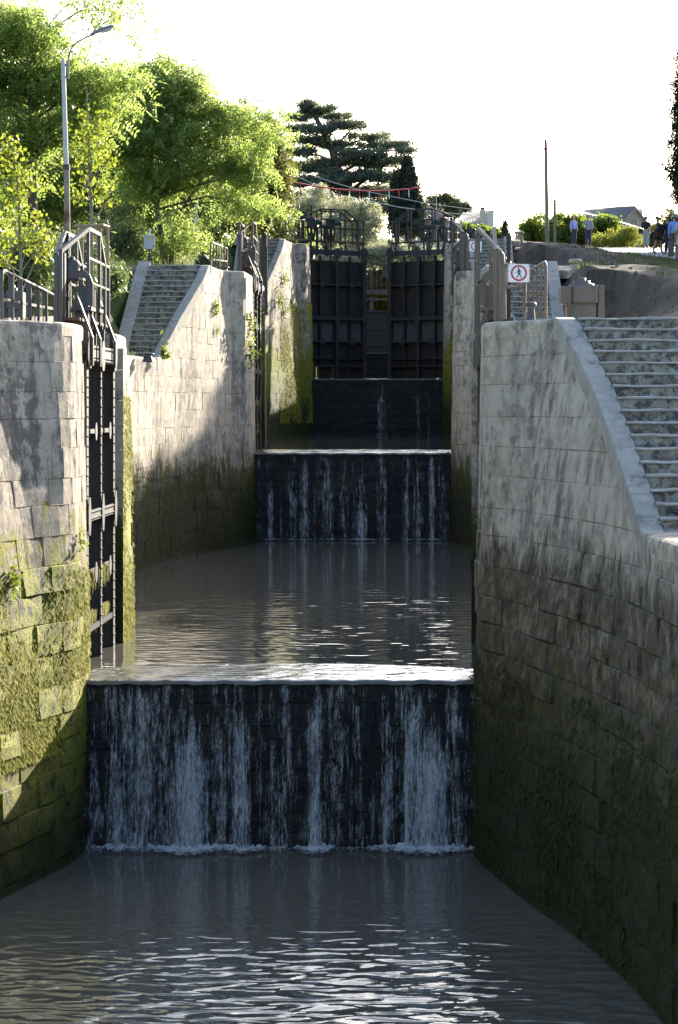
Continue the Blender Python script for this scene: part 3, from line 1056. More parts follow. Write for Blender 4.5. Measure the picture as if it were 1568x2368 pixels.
# ------------------------------------------------------------------ iron lock gates (mitre leaves) with their catwalks and winding gear
def gate_leaf(g, m, label, rz, H, L, rail, beam, motor):
    """m = 1: leaf hinged on the left, -1: on the right. Local x runs from hinge to mitre, ribs face -y."""
    d = PITCH * g + 1.25
    sg = -m
    t = thing('lock_gate', label, 'lock gate', (axis(d) + sg * 3.43, d, CREST[g] + .02), rz, 'iron lock gate leaves')

    def X(u): return m * u

    def B(mb, u0, u1, y0, y1, z0, z1, bev=0.0): return mb.b2((X(u0), y0, z0), (X(u1), y1, z1), bev)
    dark = M['gate']
    ht = H - .25
    skin_top = H - (.50 if g == 3 else .42)
    # plates, one per bay; the bottom bays have the sluice openings
    bays = [.02, L * .25, L * .5, L * .75, L - .02]
    rows = [0.62, H * .29, H * .47, H * .73, skin_top]
    for a in range(4):
        for b in range(4):
            mb = MB(); B(mb, bays[a] + .004, bays[a + 1] - .004, .0, .018 + .002 * ((a + b) % 2), rows[b] + .004, rows[b + 1] - .004); mb.build('plate', M['silt'] if (g == 3 and b == 1) else dark, t)
    for a in range(4):
        if (g == 3 and m == 1 and a == 0): continue
        mb = MB(); B(mb, bays[a] + .06, bays[a + 1] - .06, .03, .06, .06, .6); mb.build('sluice_door', dark, t)
    # posts
    for u, w, nm in ((.11, .22, 'heel_post'), (L - .10, .20, 'mitre_post'), (L * .5, .13, 'middle_post')):
        mb = MB(); B(mb, u - w / 2, u + w / 2, -.335, -.31, 0, ht - .02); B(mb, u - .012, u + .012, -.31, 0, 0, ht - .02)
        if nm != 'middle_post': B(mb, u - w / 2, u + w / 2, -.31, -.02, 0, .05)
        mb.build(nm, beam, t)
    for u in (L * .25, L * .75):
        mb = MB(); B(mb, u - .045, u + .045, -.20, -.185, .62, ht - .02); B(mb, u - .008, u + .008, -.185, 0, .62, ht - .02)
        mb.build('rib', dark if g == 3 else beam, t)
    # cross beams with gussets
    for k, (z, h, y) in enumerate(((.6, .09, -.30), (H * .14 + .1, .05, -.22), (H * .29, .08, -.26), (H * .47, .17, -.33), (H * .73, .07, -.26), (H - .13, .24, -.34))):
        mb = MB(); B(mb, .0, L, y - .022 + .004 * (k % 2), y + .002, z - h / 2, z + h / 2); B(mb, .02, L - .02, y, -.002, z - .012, z + .012)
        mb.build('top_beam' if k == 5 else 'cross_beam', beam if k >= 2 else dark, t)
    for z, us, r in ((H * .47, (.12, L * .5, L - .12), .30), (H * .29, (L * .25, L * .75), .16), (H * .73, (L * .25, L * .75), .14), (H - .16, (L * .5,), .24), (H - .12, (.16, L - .18), .26)):
        for u in us:
            mb = MB()
            pts = [(r * .45, -r), (r, -r * .33), (r, r * .33), (r * .45, r), (-r * .45, r), (-r, r * .33), (-r, -r * .33), (-r * .45, -r)]
            if r == .30: pts = [(x * .55, y * 1.0) for x, y in pts]
            mb.prism([(X(u) + x * .9, z + y) for x, y in pts], -.372, -.359)
            mb.build('gusset', beam, t, fix=True)
    # rivets
    mb = MB()
    def rivet(u, y, z):
        r = .017; x = X(u)
        mb.add([(x - r, y, z - r), (x + r, y, z - r), (x + r, y, z + r), (x - r, y, z + r), (x, y - .022, z)], [(0, 1, 4), (1, 2, 4), (2, 3, 4), (3, 0, 4)])
    z = .1
    while z < ht:
        for u in (.05, .17, L * .5 - .04, L * .5 + .04, L - .16, L - .05): rivet(u, -.336, z)
        z += .155
    u = .2
    while u < L - .1:
        for zz in (H * .47 - .05, H * .47 + .05, H - .21, H - .06): rivet(u, -.358, zz)
        u += .115
    mb.build('rivets', beam, t, kind='stuff')
    # hanging weed on the low beams of the leaf that stands in the sun
    if g < 3:
        V, Fq = [], []
        for zz in (H * .14 + .1, H * .29):
            for k in range(420):
                u = NR.uniform(.25, L - .2); l = NR.uniform(.06, .34) * (1 if NR.rand() < .5 else .5); w = NR.uniform(.008, .02)
                y = -.23 - NR.uniform(0, .07) - (.03 if zz > 1.2 else 0); z0 = zz + NR.uniform(-.05, .045); b = len(V)
                V += [(X(u - w), y, z0), (X(u + w), y, z0), (X(u + w * .4), y + .01, z0 - l), (X(u - w * .4), y + .01, z0 - l)]
                Fq.append((b, b + 1, b + 2, b + 3))
        link('hanging_weed', np_mesh('hanging_weed', np.array(V), np.array(Fq), M['moss']), t, kind='stuff')

    # ---- catwalk
    zp = H + .36
    for k in range(3):
        mb = MB(); B(mb, -.1, L + .02, -.24 + k * .135, -.115 + k * .135, zp, zp + .05); mb.build('plank', M['plank'], t)
    for u in (.25, 1.2, 2.2, L - .2):
        mb = MB()
        B(mb, u - .03, u + .03, -.30, .20, zp - .07, zp - .004); B(mb, u - .03, u + .03, -.33, -.27, H + .001, zp - .07)
        mb.bar((X(u), -.05, H), (X(u), .17, zp - .08), .05, .05); mb.build('bracket', rail, t)
    # end frame: posts and slanting braces
    for u, y in ((.0, .02 if m > 0 else -.09), (.62, -.26), (1.12, -.26)):
        mb = MB(); w = .075 if u == 0 else .05
        B(mb, u - w, u + w, y - .02, y + .02, H - .28, H + (1.42 if u == 0 else .95)); B(mb, u - .012, u + .012, y + .02, y + .12, H - .28, H + (1.40 if u == 0 else .93))
        mb.build('upright', rail, t)
    for u in (.18, 1.1, L - .5):
        mb = MB(); mb.bar((X(u), -.14, H + .80), (X(u), -.40, H + .1), .035, .11, (m, 0, 0)); mb.bar((X(u), -.40, H + .1), (X(u), -.40, H - .34), .035, .11, (m, 0, 0)); mb.build('brace', rail, t)
    # railings: front and back, each a tube frame with a raised middle
    for y0, y1, nm, dz in (((.05, -.24, 'front_railing', 0), (.12, .14, 'back_railing', -.06)) if m > 0 else ((-.06, -.37, 'front_railing', 0), (-.13, -.12, 'back_railing', .0))):
        mb = MB(); r = .030
        A, Bq, C, D = (-.18, y0, H + 1.44 + dz), (.86, y1, H + 1.86 + dz), (2.22, y1, H + 1.86 + dz), (2.9, y1, H + 1.38 + dz)
        for p, q in ((A, Bq), (Bq, C), (C, D)): mb.bar((X(p[0]), p[1], p[2]), (X(q[0]), q[1], q[2]), r * 2, r * 2)
        for p in (Bq, C, D): mb.bar((X(p[0]), p[1], p[2]), (X(p[0]), p[1], zp - .05), r * 1.9, r * 1.7)
        mb.bar((X(A[0]), A[1], A[2]), (X(A[0]), A[1], zp - .1), r * 2, r * 2)
        e = L - .12
        mb.bar((X(.86), y1, H + 1.40), (X(e), y1, H + 1.385), .04, .04); mb.bar((X(e), y1, H + 1.4), (X(e), y1, zp - .1), .045, .045)
        mb.bar((X(.1), y1, H + 1.02), (X(e), y1, H + 1.0), .035, .035)
        mb.build(nm, rail, t)
    # winding gear
    if motor == 'green':
        for u in (.50, 1.62):
            gb = MB(); B(gb, u - .17, u + .13, -.14, .24, H + 1.02, H + 1.46, .03); B(gb, u - .20, u + .16, -.17, .27, H + .98, H + 1.02)
            for yy in (-.10, .20):
                gb.bar((X(u - .12), yy, H + 1.0), (X(u - .02), yy, zp + .05), .09, .06); gb.bar((X(u + .10), yy, H + 1.0), (X(u + .03), yy, zp + .05), .07, .06)
            o = gb.build('gearbox', M['gate'], t)
            mo = MB(); mo.tube([(X(u + .14), .02, H + 1.27), (X(u + .18), .02, H + 1.27), (X(u + .50), .02, H + 1.27), (X(u + .54), .02, H + 1.27)], [.10, .125, .125, .09], 12)
            for q in range(5): mo.tube([(X(u + .2 + q * .06), .02, H + 1.27), (X(u + .225 + q * .06), .02, H + 1.27)], .137, 12)
            mo.build('motor', M['green_motor'], o)
            rk = MB(); B(rk, u + .0, u + .07, .10, .16, H - 1.2, H + 2.02 - .1 * (u > 1)); B(rk, u + .02, u + .28, .11, .15, H + 1.95 - .1 * (u > 1), H + 1.985 - .1 * (u > 1))
            rk.build('rack_rod', rail, t)
        for u in (1.02, 1.2, 1.36):
            mb = MB(); B(mb, u - .02, u + .02, -.05, 0, zp + .05, H + 1.05); mb.bar((X(u), -.02, H + .95), (X(u + .16), -.02, zp + .1), .04, .03); mb.build('strut', M['gate'], t)
        mb = MB(); B(mb, .95, 1.5, -.12, .12, H + .98, H + 1.14, .02); mb.build('drive_shaft_box', M['gate'], t)
    else:
        u = .55
        gb = MB()   # arched plate with the gearbox under it
        arch = [(-.21, .62), (-.21, .98), (-.15, 1.12), (-.05, 1.18), (.21, 1.18), (.21, 1.08), (.0, 1.06), (-.08, 1.0), (-.11, .92), (-.11, .62)]
        gb.prism([(-.17 + a * .9, H + z) for a, z in arch], X(u), X(u + .05), 'x')
        B(gb, u - .06, u + .5, -.34, -.02, H + .54, H + .60); B(gb, u + .08, u + .42, -.24, -.08, H + .60, H + .86, .02); B(gb, u + .1, u + .38, -.21, -.11, H + .86, H + .96, .02)
        o = gb.build('gearbox', rail, t, fix=True)
        mo = MB(); mo.lathe((X(u + .45), .04, H + 1.08), [(.10, -.05), (.135, -.03), (.135, .02), (.125, .03), (.13, .20), (.128, .24), (.10, .285), (.045, .30), (.045, .33), (.03, .34)], 16)
        mo.build('motor', rail, o)
        rk = MB(); B(rk, .9, .955, .08, .14, H - 1.2, H + 1.80)
        for q in range(10): B(rk, .885, .97, .07, .15, H + .9 + q * .09, H + .93 + q * .09)
        rk.build('rack_rod', M['gate'], t)
        for u2 in (2.0,):
            gb = MB(); B(gb, u2 - .15, u2 + .3, -.3, .2, H + .56, H + .62); B(gb, u2 - .08, u2 + .22, -.2, .1, H + .62, H + 1.0, .03); gb.build('gearbox', rail, t)
        for u2 in (.62, 1.12, 2.0, 2.4):
            mb = MB(); B(mb, u2 - .02, u2 + .02, -.16, -.08, H, H + .56); mb.build('strut', rail, t)
    return t


OPEN = math.radians(90 - 2)
gate_leaf(1, 1, 'nearest open gate leaf on the left, riveted and rusty in the sun', OPEN, 5.12, 3.55, M['greyrail'], M['beam'], 'dome')
gate_leaf(1, -1, 'nearest open gate leaf on the right, its taupe frame beside the walking man sign', -OPEN - math.radians(4), 5.12, 3.55, M['taupe'], M['beam'], 'dome')
gate_leaf(2, 1, 'middle open gate leaf on the left below the small grey railing frame', OPEN, 5.3, 3.5, M['greyrail'], M['beam'], 'dome')
gate_leaf(2, -1, 'middle open gate leaf on the right, grey frame partly hidden behind the taupe one', -OPEN - math.radians(4), 5.3, 3.5, M['greyrail'], M['beam'], 'dome')
gate_leaf(3, 1, 'half open black gate leaf at the top of the lock, left one of the pair', math.radians(36), 5.98, 3.4, M['dkrail'], M['beamdark'], 'green')
gate_leaf(3, -1, 'half open black gate leaf at the top of the lock, right one of the pair', -math.radians(36), 5.98, 3.4, M['dkrail'], M['beamdark'], 'green')


# ------------------------------------------------------------------ the next gate, seen through the gap
def far_gate():
    d = 153.2; a = axis(d)
    t = thing('lock_gate', 'distant closed gate with a railed footbridge seen through the gap', 'lock gate', (a, d, CREST[4]), 0)
    for k in range(8):
        mb = MB(); mb.b2((-3.0 + k * .75 + .004, 0, 0), (-2.26 + k * .75, .06, 2.60)); mb.build('plate', M['gate'], t)
    for z in (.5, 1.5, 2.55):
        mb = MB(); mb.b2((-3.0, -.12, z - .06), (3.0, -.004, z + .06)); mb.build('cross_beam', M['beamdark'], t)
    for x in (-2.9, -1.1, 1.32, 2.9):
        mb = MB(); mb.b2((x - .11, -.10, 2.62), (x + .11, .02, 5.35)); mb.build('post', M['taupe'], t)
    mb = MB(); mb.b2((-3.0, -.2, 3.22), (3.0, .05, 3.36)); mb.build('cross_beam', M['taupe'], t)
    mb = MB(); mb.b2((-3.2, -.5, 3.62), (3.2, .4, 3.86)); mb.build('footbridge_deck', M['greyrail'], t)
    mb = MB(); mb.b2((-3.2, -.5, 5.18), (3.2, -.42, 5.36)); mb.build('top_rail', M['greyrail'], t)
    for z in (4.2, 4.66):
        mb = MB(); mb.b2((-3.2, -.47, z - .025), (3.2, -.44, z + .025)); mb.build('mid_rail', M['dkrail'], t)
    for k in range(22):
        x = -3.1 + k * .29
        mb = MB(); mb.b2((x - .03, -.485, 3.86), (x + .03, -.43, 5.18)); mb.build('baluster', M['dkrail'], t)


far_gate()
# ------------------------------------------------------------------ guard rails
def guard_rail(label, a, b, ha, hb, n, mat, grp=None, bw=.085):
    """panel of flat uprights with a round top rail, a middle bar with gussets and a kick plate"""
    a, b = Vector(a), Vector(b)
    t = thing('guard_rail', label, 'guard rail', a, 0, grp)
    v = b - a; up = Vector((0, 0, 1)); side = Vector((v.y, -v.x, 0)).normalized()
    mb = MB()
    mb.tube([up * .0, up * (ha - .10), up * (ha - .03) + v * .012, up * ha + v * .04, v * .97 + up * hb, v + up * (hb - .02), v], .026, 8); mb.build('top_rail', mat, t)
    for k in range(n):
        q = (k + 1) / (n + 1); h = ha + (hb - ha) * q
        mb = MB(); p = v * q
        mb.bar(p, p + up * (h - .02), .03, bw, tuple(side)); mb.build('upright', mat, t)
    mb = MB(); p0, p1 = up * ha * .46, v + up * hb * .46
    mb.bar(p0, p1, .018, .045)
    for k in range(n):
        q = (k + 1) / (n + 1); p = p0 + (p1 - p0) * q
        mb.bar(p - up * .05, p + up * .05, .02, min(.06, bw), tuple(side))
    mb.build('middle_bar', mat, t)
    mb = MB(); mb.bar(up * .04, v + up * .04, .03, .09); mb.build('kick_plate', mat, t)
    return t


guard_rail('grey railing with flat uprights at the left edge on the near pier', P(4, 748, 37.6), P(122, 742, 42.6), .80, .46, 5, M['greyrail'])
guard_rail('taupe railing running back beside the walking man sign', P(1262, 735, 38.4), P(1214, 731, 43.0), .86, .74, 4, M['taupe'], None, .035)
guard_rail('small grey railing on the middle left pier', P(487, 631, 76), P(525, 629, 81.5), .93, .78, 5, M['greyrail'], None, .04)
guard_rail('dark handrail at the far left pier beside the black gates', P(640, 556, 112.6), P(706, 556, 115.0), .95, .95, 2, M['dkrail'])
guard_rail('dark handrail at the far right pier behind the walking man sign frames', P(1034, 556, 114.4), P(1066, 556, 117.2), .95, .8, 2, M['dkrail'])


# ------------------------------------------------------------------ signs
def ring(mb, c, r0, r1, y, n=40):
    V = []
    for k in range(n):
        w = 2 * math.pi * k / n
        for r in (r0, r1): V.append((c[0] + r * math.cos(w), y, c[1] + r * math.sin(w)))
    return mb.add(V, [(2 * k, 2 * k + 1, (2 * k + 3) % (2 * n), (2 * k + 2) % (2 * n)) for k in range(n)])


def blob(mb, pts, y):
    return mb.add([(x, y, z) for x, z in pts], [tuple(range(len(pts)))])


def walking_man(mb, s, y):
    """black walking figure, drawn in a square of side 2s"""
    def limb(p, q, w0, w1):
        p, q = Vector((p[0], p[1])), Vector((q[0], q[1])); n = (q - p).normalized(); n = Vector((-n.y, n.x))
        blob(mb, [tuple((a * s)) for a in (p + n * w0, p - n * w0, q - n * w1, q + n * w1)], y)
    blob(mb, [(s * (-.02 + .075 * math.cos(k * .524)), s * (.46 + .085 * math.sin(k * .524))) for k in range(12)], y)
    blob(mb, [(x * s, z * s) for x, z in ((-.07, .36), (.06, .36), (.10, .10), (.08, -.06), (-.06, -.06), (-.06, .12))], y)
    limb((-.04, .32), (-.15, .10), .035, .03); limb((-.15, .10), (-.28, .02), .03, .025)
    limb((.06, .32), (.19, .12), .035, .03); limb((.19, .12), (.20, -.04), .03, .025)
    limb((-.02, -.02), (-.10, -.26), .055, .04); limb((-.10, -.26), (-.21, -.46), .04, .03); limb((-.22, -.46), (-.13, -.49), .03, .025)
    limb((.04, -.02), (.13, -.25), .055, .04); limb((.13, -.25), (.25, -.46), .04, .03); limb((.24, -.45), (.32, -.44), .03, .025)


def walk_sign(label, c, s, full=True, rz=0.0):
    t = thing('no_entry_sign', label, 'sign', c, rz)
    mb = MB(); mb.b2((-s, 0, -s * .86), (s, .012, s * .86)); mb.build('sign_plate', M['white'], t)
    mb = MB(); ring(mb, (0, 0), s * .60, s * .76, -.003); mb.build('prohibition_ring', M['red'] if full else M['black'], t)
    mb = MB(); walking_man(mb, s * .98, -.004); mb.build('walking_figure', M['black'], t)
    if not full:
        mb = MB(); mb.bar((-s * .42, -.006, s * .42), (s * .42, -.006, -s * .42), .03, .002, (0, 1, 0)); mb.build('slash', M['black'], t)
    mb = MB()
    for x in (-.92, .92):
        for z in (-.74, .74): mb.tube([(x * s, .0, z * s), (x * s, -.008, z * s)], s * .035, 6)
    mb.build('bolts', M['iron'], t)
    return t


# swing rail that carries the nearest sign
def swing_rail(label, d, pxs, ys, mat):
    x0, x1, xp = [(p - CX) / F * d for p in pxs]
    yt, yb, ybase = [EYE - (y - HY) / F * d for y in ys]
    t = thing('swing_rail', label, 'barrier', ((x0 + xp) / 2, d, ybase))
    o = Vector(t.location)
    def l(x, z): return Vector((x, d, z)) - o
    r = .026
    mb = MB(); mb.tube([l(x0, yt), l(x1 - .12, yt), l(x1 - .04, yt - .03), l(x1, yt - .10), l(x1, yb + .10), l(x1 - .04, yb + .03), l(x1 - .12, yb), l(x0 + .03, yb)], r, 8); mb.build('tube_frame', mat, t)
    mb = MB(); mb.tube([l(x0 - .03, yt + .18), l(x0 - .0, yt + .20), l(x0 + .03, yt + .16), l(x0 + .05, yt - .1), l(xp, ybase)], .036, 8); mb.build('hinge_post', mat, t)
    for q in (.30, .86):
        mb = MB(); mb.bar(l(x0 + (x1 - x0) * q, yb), l(x0 + (x1 - x0) * q, yt), .03, .02); mb.build('upright', mat, t)
    return t


swing_rail('taupe tube barrier on the near right pier holding the sign', 38.7, (1157, 1207, 1166), (612, 664, 738), M['taupe'])
walk_sign('white sign with red ring and walking man on the near taupe barrier', P(1200, 631, 38.64), 24.5 / F * 38.6)
swing_rail('grey tube barrier on the middle right pier holding a half hidden sign', 76.6, (1078, 1104, 1081), (556, 596, 626), M['greyrail'])
walk_sign('white walking man sign half hidden behind the taupe frame', P(1100, 569, 76.5), 14 / F * 76.5)
walk_sign('small white sign with crossed out figure on the far black railing', P(1040, 518, 115.2), 8.2 / F * 115.2, False)


# ------------------------------------------------------------------ bollards
def iron_bollard(label, base, h, r):
    t = thing('mooring_bollard', label, 'bollard', base)
    mb = MB(); mb.lathe((0, 0, -.03), [(r * .95, 0), (r * .9, .03), (r * .66, h * .72), (r * .62, h * .80)], 18); mb.build('shaft', M['iron'], t)
    mb = MB(); mb.lathe((0, 0, h * .75), [(r * .62, 0), (r * 1.0, h * .06), (r * 1.06, h * .13), (r * .98, h * .20), (r * .7, h * .25), (.01, h * .27)], 18); mb.build('mushroom_head', M['iron'], t)


def on(px, d, right=None, z=None):
    x = (px - CX) / F * d
    return Vector((x, d, ground_z(x, d) + .03 if z is None else z))


iron_bollard('black iron bollard in front of the walking man sign', on(1228, 37.6, z=7.98), .31, .082)
iron_bollard('dark iron bollard at the right edge below the near stairs', on(1567, 30.0, z=5.26), .24, .082)
iron_bollard('dark mushroom bollard on the middle left pier', on(519, 75.2, z=10.70), .22, .14)
iron_bollard('small mushroom bollard at the foot of the left stairs', on(342, 62.6, z=7.86), .20, .15)


def stone_bollard(label, base, h, r):
    t = thing('stone_bollard', label, 'bollard', base)
    mb = MB(); mb.lathe((0, 0, -.1), [(r * 1.02, 0), (r, .1), (r * .84, h * .72), (r * .86, h * .76)], 18); mb.build('shaft', M['bollstone'], t)
    mb = MB(); mb.lathe((0, 0, h * .64), [(r * .86, 0), (r * 1.06, h * .03), (r * 1.12, h * .1), (r * 1.06, h * .19), (r * .8, h * .25), (.01, h * .27)], 18); mb.build('cap', M['bollstone'], t)


stone_bollard('pale stone bollard with rounded cap on the brown bank at right', on(1330, 72) - Vector((0, 0, .04)), .44, .165)
stone_bollard('stone bollard under the trees left of the middle gate frame', P(543, 560, 100), .36, .17)
stone_bollard('squat old stone bollard in front of the vine hedge', P(1200, 557, 118), .52, .21)


# ------------------------------------------------------------------ winding gear cabinets
def cabinet(label, px0, px1, y0, y1, d, mat, mat2=None):
    """cast cabinet: base, front box with bolts, side boxes, stepped round lid"""
    w = (px1 - px0) / F * d; h = (y1 - y0) / F * d
    t = thing('gear_cabinet', label, 'cabinet', P((px0 + px1) / 2, y1, d))
    mb = MB(); mb.b2((-w * .36, -.22, -.6), (w * .30, .26, h * .33), .015); mb.build('base', mat, t)
    mb = MB(); mb.b2((-w * .24, -.30, h * .31), (w * .34, .28, h * .78), .03); o = mb.build('front_box', mat, t)
    mb = MB()
    for x in (-.19, .29):
        for z in (.37, .71): mb.tube([(x * w, -.29, z * h), (x * w, -.335, z * h)], .022, 8)
    mb.build('bolts', mat, o)
    mb = MB(); mb.b2((-w * .5, -.24, h * .31), (-w * .245, .24, h * .76), .015); mb.build('side_box', mat, t)
    mb = MB(); mb.b2((w * .345, -.2, -.5), (w * .5, .24, h * .80), .015); mb.build('side_box', mat, t)
    mb = MB(); mb.lathe((-w * .0, 0, h * .76), [(w * .30, 0), (w * .29, h * .07), (w * .21, h * .09), (w * .20, h * .155), (w * .10, h * .165), (w * .095, h * .225), (.01, h * .24)], 20); mb.build('lid', mat, t)
    for x in (-.33, -.28):
        mb = MB(); mb.b2((w * x - .01, -.26, -.5), (w * x + .015, -.23, h * .34)); mb.build('pipe', mat, t)


cabinet('taupe cast iron gear cabinet on the quay above the near stairs', 1295, 1395, 641, 731, 40.6, M['taupe'])
cabinet('grey gear cabinet behind the railing at the left edge', 4, 56, 658, 745, 46.5, M['greyrail'])
cabinet('brown gear cabinet beside the small grey railing', 453, 489, 587, 632, 81, M['gate'])
cabinet('dark gear cabinet on the far left pier under the trees', 637, 662, 531, 560, 113, M['gate'])
cabinet('dark gear cabinet on the far right pier before the hedge', 1079, 1114, 528, 562, 116, M['gate'])


# ------------------------------------------------------------------ electric cabinet
def electric_box():
    t = thing('electric_box', 'pale grey electric box with yellow warning triangle on a post', 'electric box', P(345, 640, 74))
    k = 74 / F
    mb = MB(); mb.b2((-.02, 0, -.3), (.03, .05, 65 * k)); mb.b2((.045, 0, -.3), (.075, .05, 65 * k)); mb.build('post', M['dkrail'], t)
    mb = MB(); mb.b2((-12 * k, -.10, 64 * k), (12.5 * k, .12, 97 * k), .012); mb.build('housing', M['boxgrey'], t)
    mb = MB(); s = 4.6 * k; z = 91 * k; mb.add([(-s, -.104, z - s * .8), (s, -.104, z - s * .8), (0, -.104, z + s * .8)], [(0, 1, 2)]); mb.build('warning_triangle', M['yellow'], t)
    mb = MB(); mb.add([(-.006, -.106, z - .03), (.008, -.106, z - .005), (0, -.106, z), (.01, -.106, z + .03), (-.01, -.106, z + .0), (-.002, -.106, z - .004)], [(0, 1, 2, 3, 4, 5)]); mb.build('lightning_mark', M['black'], t)
    for zz in (70, 91):
        mb = MB(); mb.b2((9 * k, -.115, zz * k - .02), (10.5 * k, -.10, zz * k + .02)); mb.build('latch', M['black'], t)
    mb = MB(); mb.tube([(.02, .05, 96 * k), (.02, .05, 112 * k)], .03, 6); mb.build('conduit', M['white'], t)


electric_box()


# ------------------------------------------------------------------ street lamps and poles
def lamp_head(t, p, dirx, s, tilt=.22):
    """cobra-head lantern, p is the arm end"""
    mb = MB(); c, sn = math.cos(tilt), math.sin(tilt)
    def q(a, z): return (p[0] + dirx * (a * c - z * sn), p[1], p[2] + a * sn + z * c)
    prof = [(-.1, .05, .07), (.1, .10, .10), (.35, .15, .12), (.62, .15, .10), (.72, .08, .05)]
    V = []
    for a, w, h in prof:
        x, _, z = q(a * s, 0)
        for k in range(10):
            an = math.pi * k / 9
            V.append((x - dirx * sn * h * s * math.sin(an), p[1] + w * s * math.cos(an), z + c * h * s * math.sin(an)))
    for i in range(len(prof) - 1):
        mb.add(V[i * 10:(i + 2) * 10], [(k, k + 1, 11 + k, 10 + k) for k in range(9)] + [(0, 10, 19, 9)], True)
    mb.add(V[:10], [tuple(range(10))]); mb.add(V[-10:], [tuple(range(10))[::-1]])
    o = mb.build('lamp_head', M['lampgrey'], t, fix=True)
    g = MB(); x, _, z = q(.42 * s, -.01)
    V = []
    for i in range(5):
        a = .22 + .46 * i / 4; dep = .085 * math.sin(math.pi * (i + .35) / 4.7); w = .13
        for k in range(8):
            an = -math.pi * k / 7
            xx, _, zz = q(a * s, 0)
            V.append((xx + dirx * sn * dep * s * math.sin(an) * -1, p[1] + w * s * math.cos(an), zz + c * dep * s * math.sin(an) - .004))
    for i in range(4): g.add(V[i * 8:(i + 2) * 8], [(k, k + 1, 9 + k, 8 + k) for k in range(7)], True)
    g.add(V[:8], [tuple(range(8))]); g.add(V[-8:], [tuple(range(8))[::-1]])
    g.build('lens', M['lampglass'], o, fix=True)


def street_lamp():
    d = 50.0
    b = P(158, 760, d); t = thing('street_lamp', 'tall white and rusty street lamp in front of the left trees', 'street lamp', b)
    def l(px, py): return P(px, py, d) - b
    mb = MB(); mb.tube([l(158, 770), l(154, 388)], [.075, .055], 12); mb.build('lower_pole', M['whitepole'], t)
    mb = MB(); mb.tube([l(153.5, 392), l(153, 380)], .072, 12); mb.build('collar', M['iron'], t)
    mb = MB(); mb.tube([l(153, 384), l(146, 140), l(145.5, 134)], [.05, .042, .03], 12); mb.build('upper_pole', M['polepaint'], t)
    mb = MB(); mb.tube([l(158, 182), l(158, 140), l(160, 122), l(168, 106), l(181, 95), l(200, 85), l(218, 79)], .018, 8); mb.build('arm', M['lampgrey'], t)
    for y in (150, 178):
        mb = MB(); mb.bar(l(146, y), l(159, y), .03, .05); mb.build('clamp', M['lampgrey'], t)
    lamp_head(t, l(216, 79), 1, .62, .36)


street_lamp()


def lamp_behind(label, px, py, base_y, d, s):
    b = P(px - 36 * 50 / d, base_y, d); t = thing('street_lamp', label, 'street lamp', b)
    top = P(px, py, d) - b
    mb = MB(); mb.tube([(0, 0, -.5), (0, 0, top.z - .5)], [.07, .045], 10); mb.build('pole', M['boxgrey'], t)
    mb = MB(); mb.tube([(0, 0, top.z - .6), (.02, 0, top.z - .25), (.2, 0, top.z - .05), (top.x, 0, top.z)], .02, 8); mb.build('arm', M['lampgrey'], t)
    lamp_head(t, tuple(top), 1, s, .25)


lamp_behind('second street lamp, its head rising just out of the locust crown', 472, 243, 600, 96, .62)
lamp_behind('third street lamp, a small head beside the dark cedar', 668, 337, 560, 140, .6)

t = thing('utility_pole', 'tall bare wooden pole that carries the wires on the right', 'pole', P(1266, 575, 150))
b = Vector(t.location)
mb = MB(); mb.tube([P(1266, 585, 150) - b, P(1262, 330, 150) - b], [.135, .09], 12); mb.build('pole', M['woodpole'], t)
mb = MB(); mb.tube([P(1262, 330, 150) - b, P(1261.5, 326, 150) - b, P(1261.5, 319, 150) - b], [.092, .085, .01], 12); mb.build('cap', M['dkrail'], t)
mb = MB(); mb.tube([P(1262, 347, 150) - b, P(1262, 341, 150) - b], .11, 10); mb.build('band', M['cablered'], t)
t = thing('street_lamp', 'short wooden lamp pole with a small dark head near the vine hedge', 'street lamp', P(1283.5, 570, 152)); b = Vector(t.location)
mb = MB(); mb.tube([P(1283.5, 580, 152) - b, P(1283, 461, 152) - b], [.10, .08], 10); mb.build('pole', M['woodpole'], t)
mb = MB(); mb.tube([P(1283, 474, 152) - b, P(1294, 470, 152) - b, P(1302, 467, 152) - b], .02, 6); mb.build('arm', M['lampgrey'], t)
lamp_head(t, tuple(P(1302, 467, 152) - b), 1, .5, .45)


# ------------------------------------------------------------------ wires and the red pennant cable
def wire(label, pts, r, mat, name='overhead_wire'):
    t = thing(name, label, 'wire', pts[0]); o = Vector(pts[0])
    mb = MB(); mb.tube([Vector(p) - o for p in pts], r, 5); mb.build('cable', mat, t)
    return t


wire('thin wire from the tall pole down to the red cable', [P(1261, 341, 150), P(1180, 374, 149), P(1090, 406, 147), P(1015, 428, 145)], .028, M['wire'])
wire('thin wire sagging from the tall pole to the right edge', [P(1263, 341, 150), P(1310, 362, 150), P(1360, 378, 150), P(1410, 385, 150), P(1470, 386, 150), P(1570, 377, 150)], .028, M['wire'])
wire('upper grey wire crossing below the cedar', [P(660, 380, 150), P(697, 397, 150), P(770, 421, 150), P(836, 440, 151), P(972, 467, 152), P(1078, 482, 154), P(1150, 489, 156)], .022, M['boxgrey'])
wire('lower grey wire crossing in front of the cypress', [P(640, 388, 150), P(682, 405, 150), P(768, 446, 150), P(925, 479, 151), P(996, 488, 152), P(1090, 497, 154)], .026, M['boxgrey'])
wire('twisted grey cable sagging from the vine hedge to the right house', [P(1283, 478, 152), P(1330, 488, 160), P(1400, 503, 172), P(1470, 524, 190), P(1500, 533, 200)], .04, M['boxgrey'])

